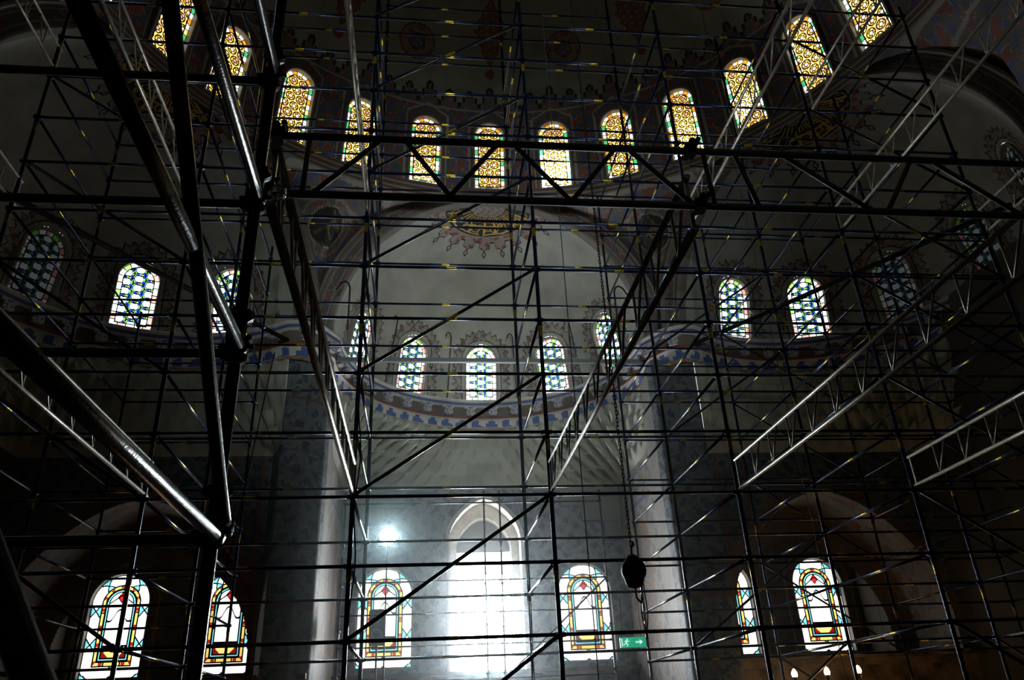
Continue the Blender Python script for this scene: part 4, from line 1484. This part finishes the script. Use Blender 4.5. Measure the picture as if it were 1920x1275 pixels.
# tie beam across the mouth of the apse, hooks and little glass lamps
bA = Vector((AX - 4.6, YP + .1, 9.50)); bB = Vector((AX + 4.6, YP + .1, 9.50))
o = link('tie_beam', MB().box(((bA + bB) / 2), (9.2, .11, .12)).mesh('tie_beam'), M_GREY); tag(o, 'grey iron tie beam spanning the mouth of the middle apse', 'beam')
for s in (1, -1):
    A_ = Vector((AX + s * 5.56, 19.1, 9.5)); B_ = Vector((AX + s * 10.84, 11.6, 9.5))
    o = link('tie_beam', MB().tube(A_, B_, .065, 6).mesh('tie_beam'), M_IRON)
    tag(o, 'black iron tie beam spanning the mouth of the %s side apse' % ('right' if s > 0 else 'left'), 'beam')
cups = [(808, 692, 'first from the left'), (828, 697, 'second from the left'), (851, 699, 'third from the left'), (948, 700, 'fourth from the left'),
        (993, 697, 'fifth from the left'), (1078, 674, 'lower of two by the right apse window'), (1098, 662, 'higher of two by the right apse window'),
        (1410, 583, 'left of two between the right side windows'), (1437, 585, 'right of two between the right side windows'), (517, 568, 'alone beside the left side apse window')]
cupm = MB().lathe([(.0, -.10), (.03, -.095), (.05, -.06), (.055, 0), (.07, .07), (.066, .07), (.05, 0), (.045, -.055), (0, -.09)], n=14).mesh('cup', True)
wirem = MB().tube((0, 0, .07), (0, 0, .9), .004, 5).path([(-.066, 0, .07), (0, 0, .2), (.066, 0, .07)], .004, 5).mesh('wire')
for i, (px, py, tx) in enumerate(cups):
    p = pix(px, py, 20.8 if 700 < px < 1150 else 18.6)
    e = empty('glass_lamp', p); tag(e, 'tiny glass oil lamp on a wire, ' + tx, 'lamp', 'glass oil lamp cups')
    link('cup', cupm, M_CUP, e); link('wire', wirem, M_IRON, e)

hookm = MB().path([(0, 0, 0), (0, 0, 1.9), (0, 0, 2.15), (-.03, 0, 2.25), (-.10, 0, 2.30), (-.17, 0, 2.25), (-.2, 0, 2.15)], .02, 8).mesh('hook_rod', True)
HK = []
for i, (deg_, tx) in enumerate([(-48, 'between the two windows at the left'), (-16, 'left of the window on the axis'), (16, 'right of the window on the axis'), (48, 'between the two windows at the right')]):
    p = semi(0, R_(deg_), RX - .26, 10.0)
    o = link('lamp_hook', hookm, M_IRON); o.location = tuple(p); o.rotation_euler = (R_(13), 0, -R_(deg_))
    tag(o, 'black lamp hook on the apse cornice ' + tx, 'hook', 'lamp hooks on the cornice')
for px, py, s, tx in ((1160, 620, 1, 'at the right end of the apse arch'), (655, 560, -1, 'at the left end of the apse arch')):
    p = pix(px, py, 19.3)
    o = link('lamp_hook', MB().path([(0, 0, 0), (0, 0, 1.1), (0, 0, 1.35), (.05 * s, 0, 1.5), (.15 * s, 0, 1.56), (.27 * s, 0, 1.48), (.38 * s, 0, 1.28)], .025, 8).mesh('hook_rod', True), M_IRON)
    o.location = (p.x, p.y, 10.0)
    tag(o, 'tall black iron lamp hook ' + tx, 'hook', 'lamp hooks on the cornice')

# warm lamps of a big ring chandelier, just above the lower edge
cc = Vector((9.6, 16.2, .15))
CH = empty('chandelier', cc); tag(CH, 'low iron ring chandelier with warm glowing lamps before the right bay', 'chandelier')
m = MB()
for q in range(40):
    t0, t1 = q * math.pi / 20, (q + 1) * math.pi / 20
    for rr_ in (1.55, .9):
        m.tube((rr_ * math.cos(t0), rr_ * math.sin(t0), 0), (rr_ * math.cos(t1), rr_ * math.sin(t1), 0), .018, 6)
for q in range(6):
    t0 = q * math.pi / 3
    m.tube((0, 0, 0), (1.55 * math.cos(t0), 1.55 * math.sin(t0), 0), .012, 6)
link('ring', m.mesh('ring'), M_IRON, CH)
link('suspension', MB().tube((0, 0, 0), (0, 0, 13.2), .004, 5).mesh('suspension'), M_IRON, CH)
bm_ = MB().lathe([(0, -.06), (.03, -.05), (.05, -.01), (.052, .03), (.035, .075), (.012, .105), (0, .11)], n=16).mesh('bulb', True)
hm_ = MB().lathe([(.0, -.13), (.03, -.12), (.03, -.06), (.05, -.04), (.045, -.03)], n=12).mesh('holder', True)
for px, py in ((1490, 1266), (1551, 1262), (1610, 1259)):
    p = pix(px, py, 14.9) - cc
    b = link('bulb', bm_, M_BULB, CH); b.location = p
    h = link('holder', hm_, M_BRASS, CH); h.location = p
    l = bpy.data.lights.new('lamp_light', 'POINT'); l.energy = 9; l.color = (1, .6, .28); l.shadow_soft_size = .06
    lo = bpy.data.objects.new('lamp_light', l); COL.objects.link(lo); lo.parent = CH; lo.location = p + Vector((0, 0, .0))
for q in range(8):
    t0 = q * math.pi / 4 + .2
    p = Vector((1.55 * math.cos(t0), 1.55 * math.sin(t0), .12))
    b = link('bulb', bm_, M_BULB, CH); b.location = p
    h = link('holder', hm_, M_BRASS, CH); h.location = p
for x, y, s_ in ((2.0, 21.5, 12), (-5.5, 16.5, 10), (9.5, 17.5, 22)):      # lamps of the other low chandeliers, below the frame
    l = bpy.data.lights.new('low_lamp_light', 'POINT'); l.energy = s_; l.color = (1, .55, .25); l.shadow_soft_size = .3
    lo = bpy.data.objects.new('low_lamp_light', l); COL.objects.link(lo); lo.location = (x, y, .2)

# haze volume added to give the glare round the tall window
hz = bpy.data.materials.new('glare_haze')
hz.use_nodes = True
n = hz.node_tree; n.nodes.clear()
vs = n.nodes.new('ShaderNodeVolumeScatter'); vs.inputs['Density'].default_value = .008; vs.inputs['Anisotropy'].default_value = .92; vs.inputs['Color'].default_value = (.82, .94, 1, 1)
om = n.nodes.new('ShaderNodeOutputMaterial'); n.links.new(vs.outputs[0], om.inputs['Volume'])
o = link('haze', MB().box((2.0, 18.0, 4.6), (8.6, 13.0, 11.4)).mesh('haze'), hz)
tag(o, 'thin bright haze added for the glare before the tall window', None, None, 'stuff')

# cables
hang((-1.05, 3.88, .93), (-1.02, 1.3, .99), 24, .08, .006, 'cable', 'thin black cable slung along the thick dark tube at the lower left', 'cable', M_CABLE)
p0 = pix(515, 660, 5.0); p1 = pix(400, 1180, 5.0)
hang(p0, p1, 6, 0, .004, 'cable', 'thin straight wire slanting past the dark foreground post', 'cable', M_CABLE)
for px, Y_, tx in ((1062, 10.5, 'thin dark rope hanging left of the black chain'), (1432, 12.6, 'thin dark rope hanging before the right side apse')):
    a = pix(px, 560, Y_)
    o = link('rope', MB().tube((a.x, a.y, -1.0), (a.x, a.y, 15.5), .007, 6).mesh('rope'), M_CABLE); tag(o, tx, 'rope')
pts = []
for i in range(40):
    f = i / 39
    z = 8.9 - 7.6 * f
    pts.append((GX[2] + .07 + .03 * math.sin(f * 30), 11.2 - .05 * math.cos(f * 21), z))
o = link('cable', MB().path(pts, .011, 6).mesh('cable'), M_CABLE); tag(o, 'wavy grey cable running down the scaffold post left of the middle bay', 'cable')
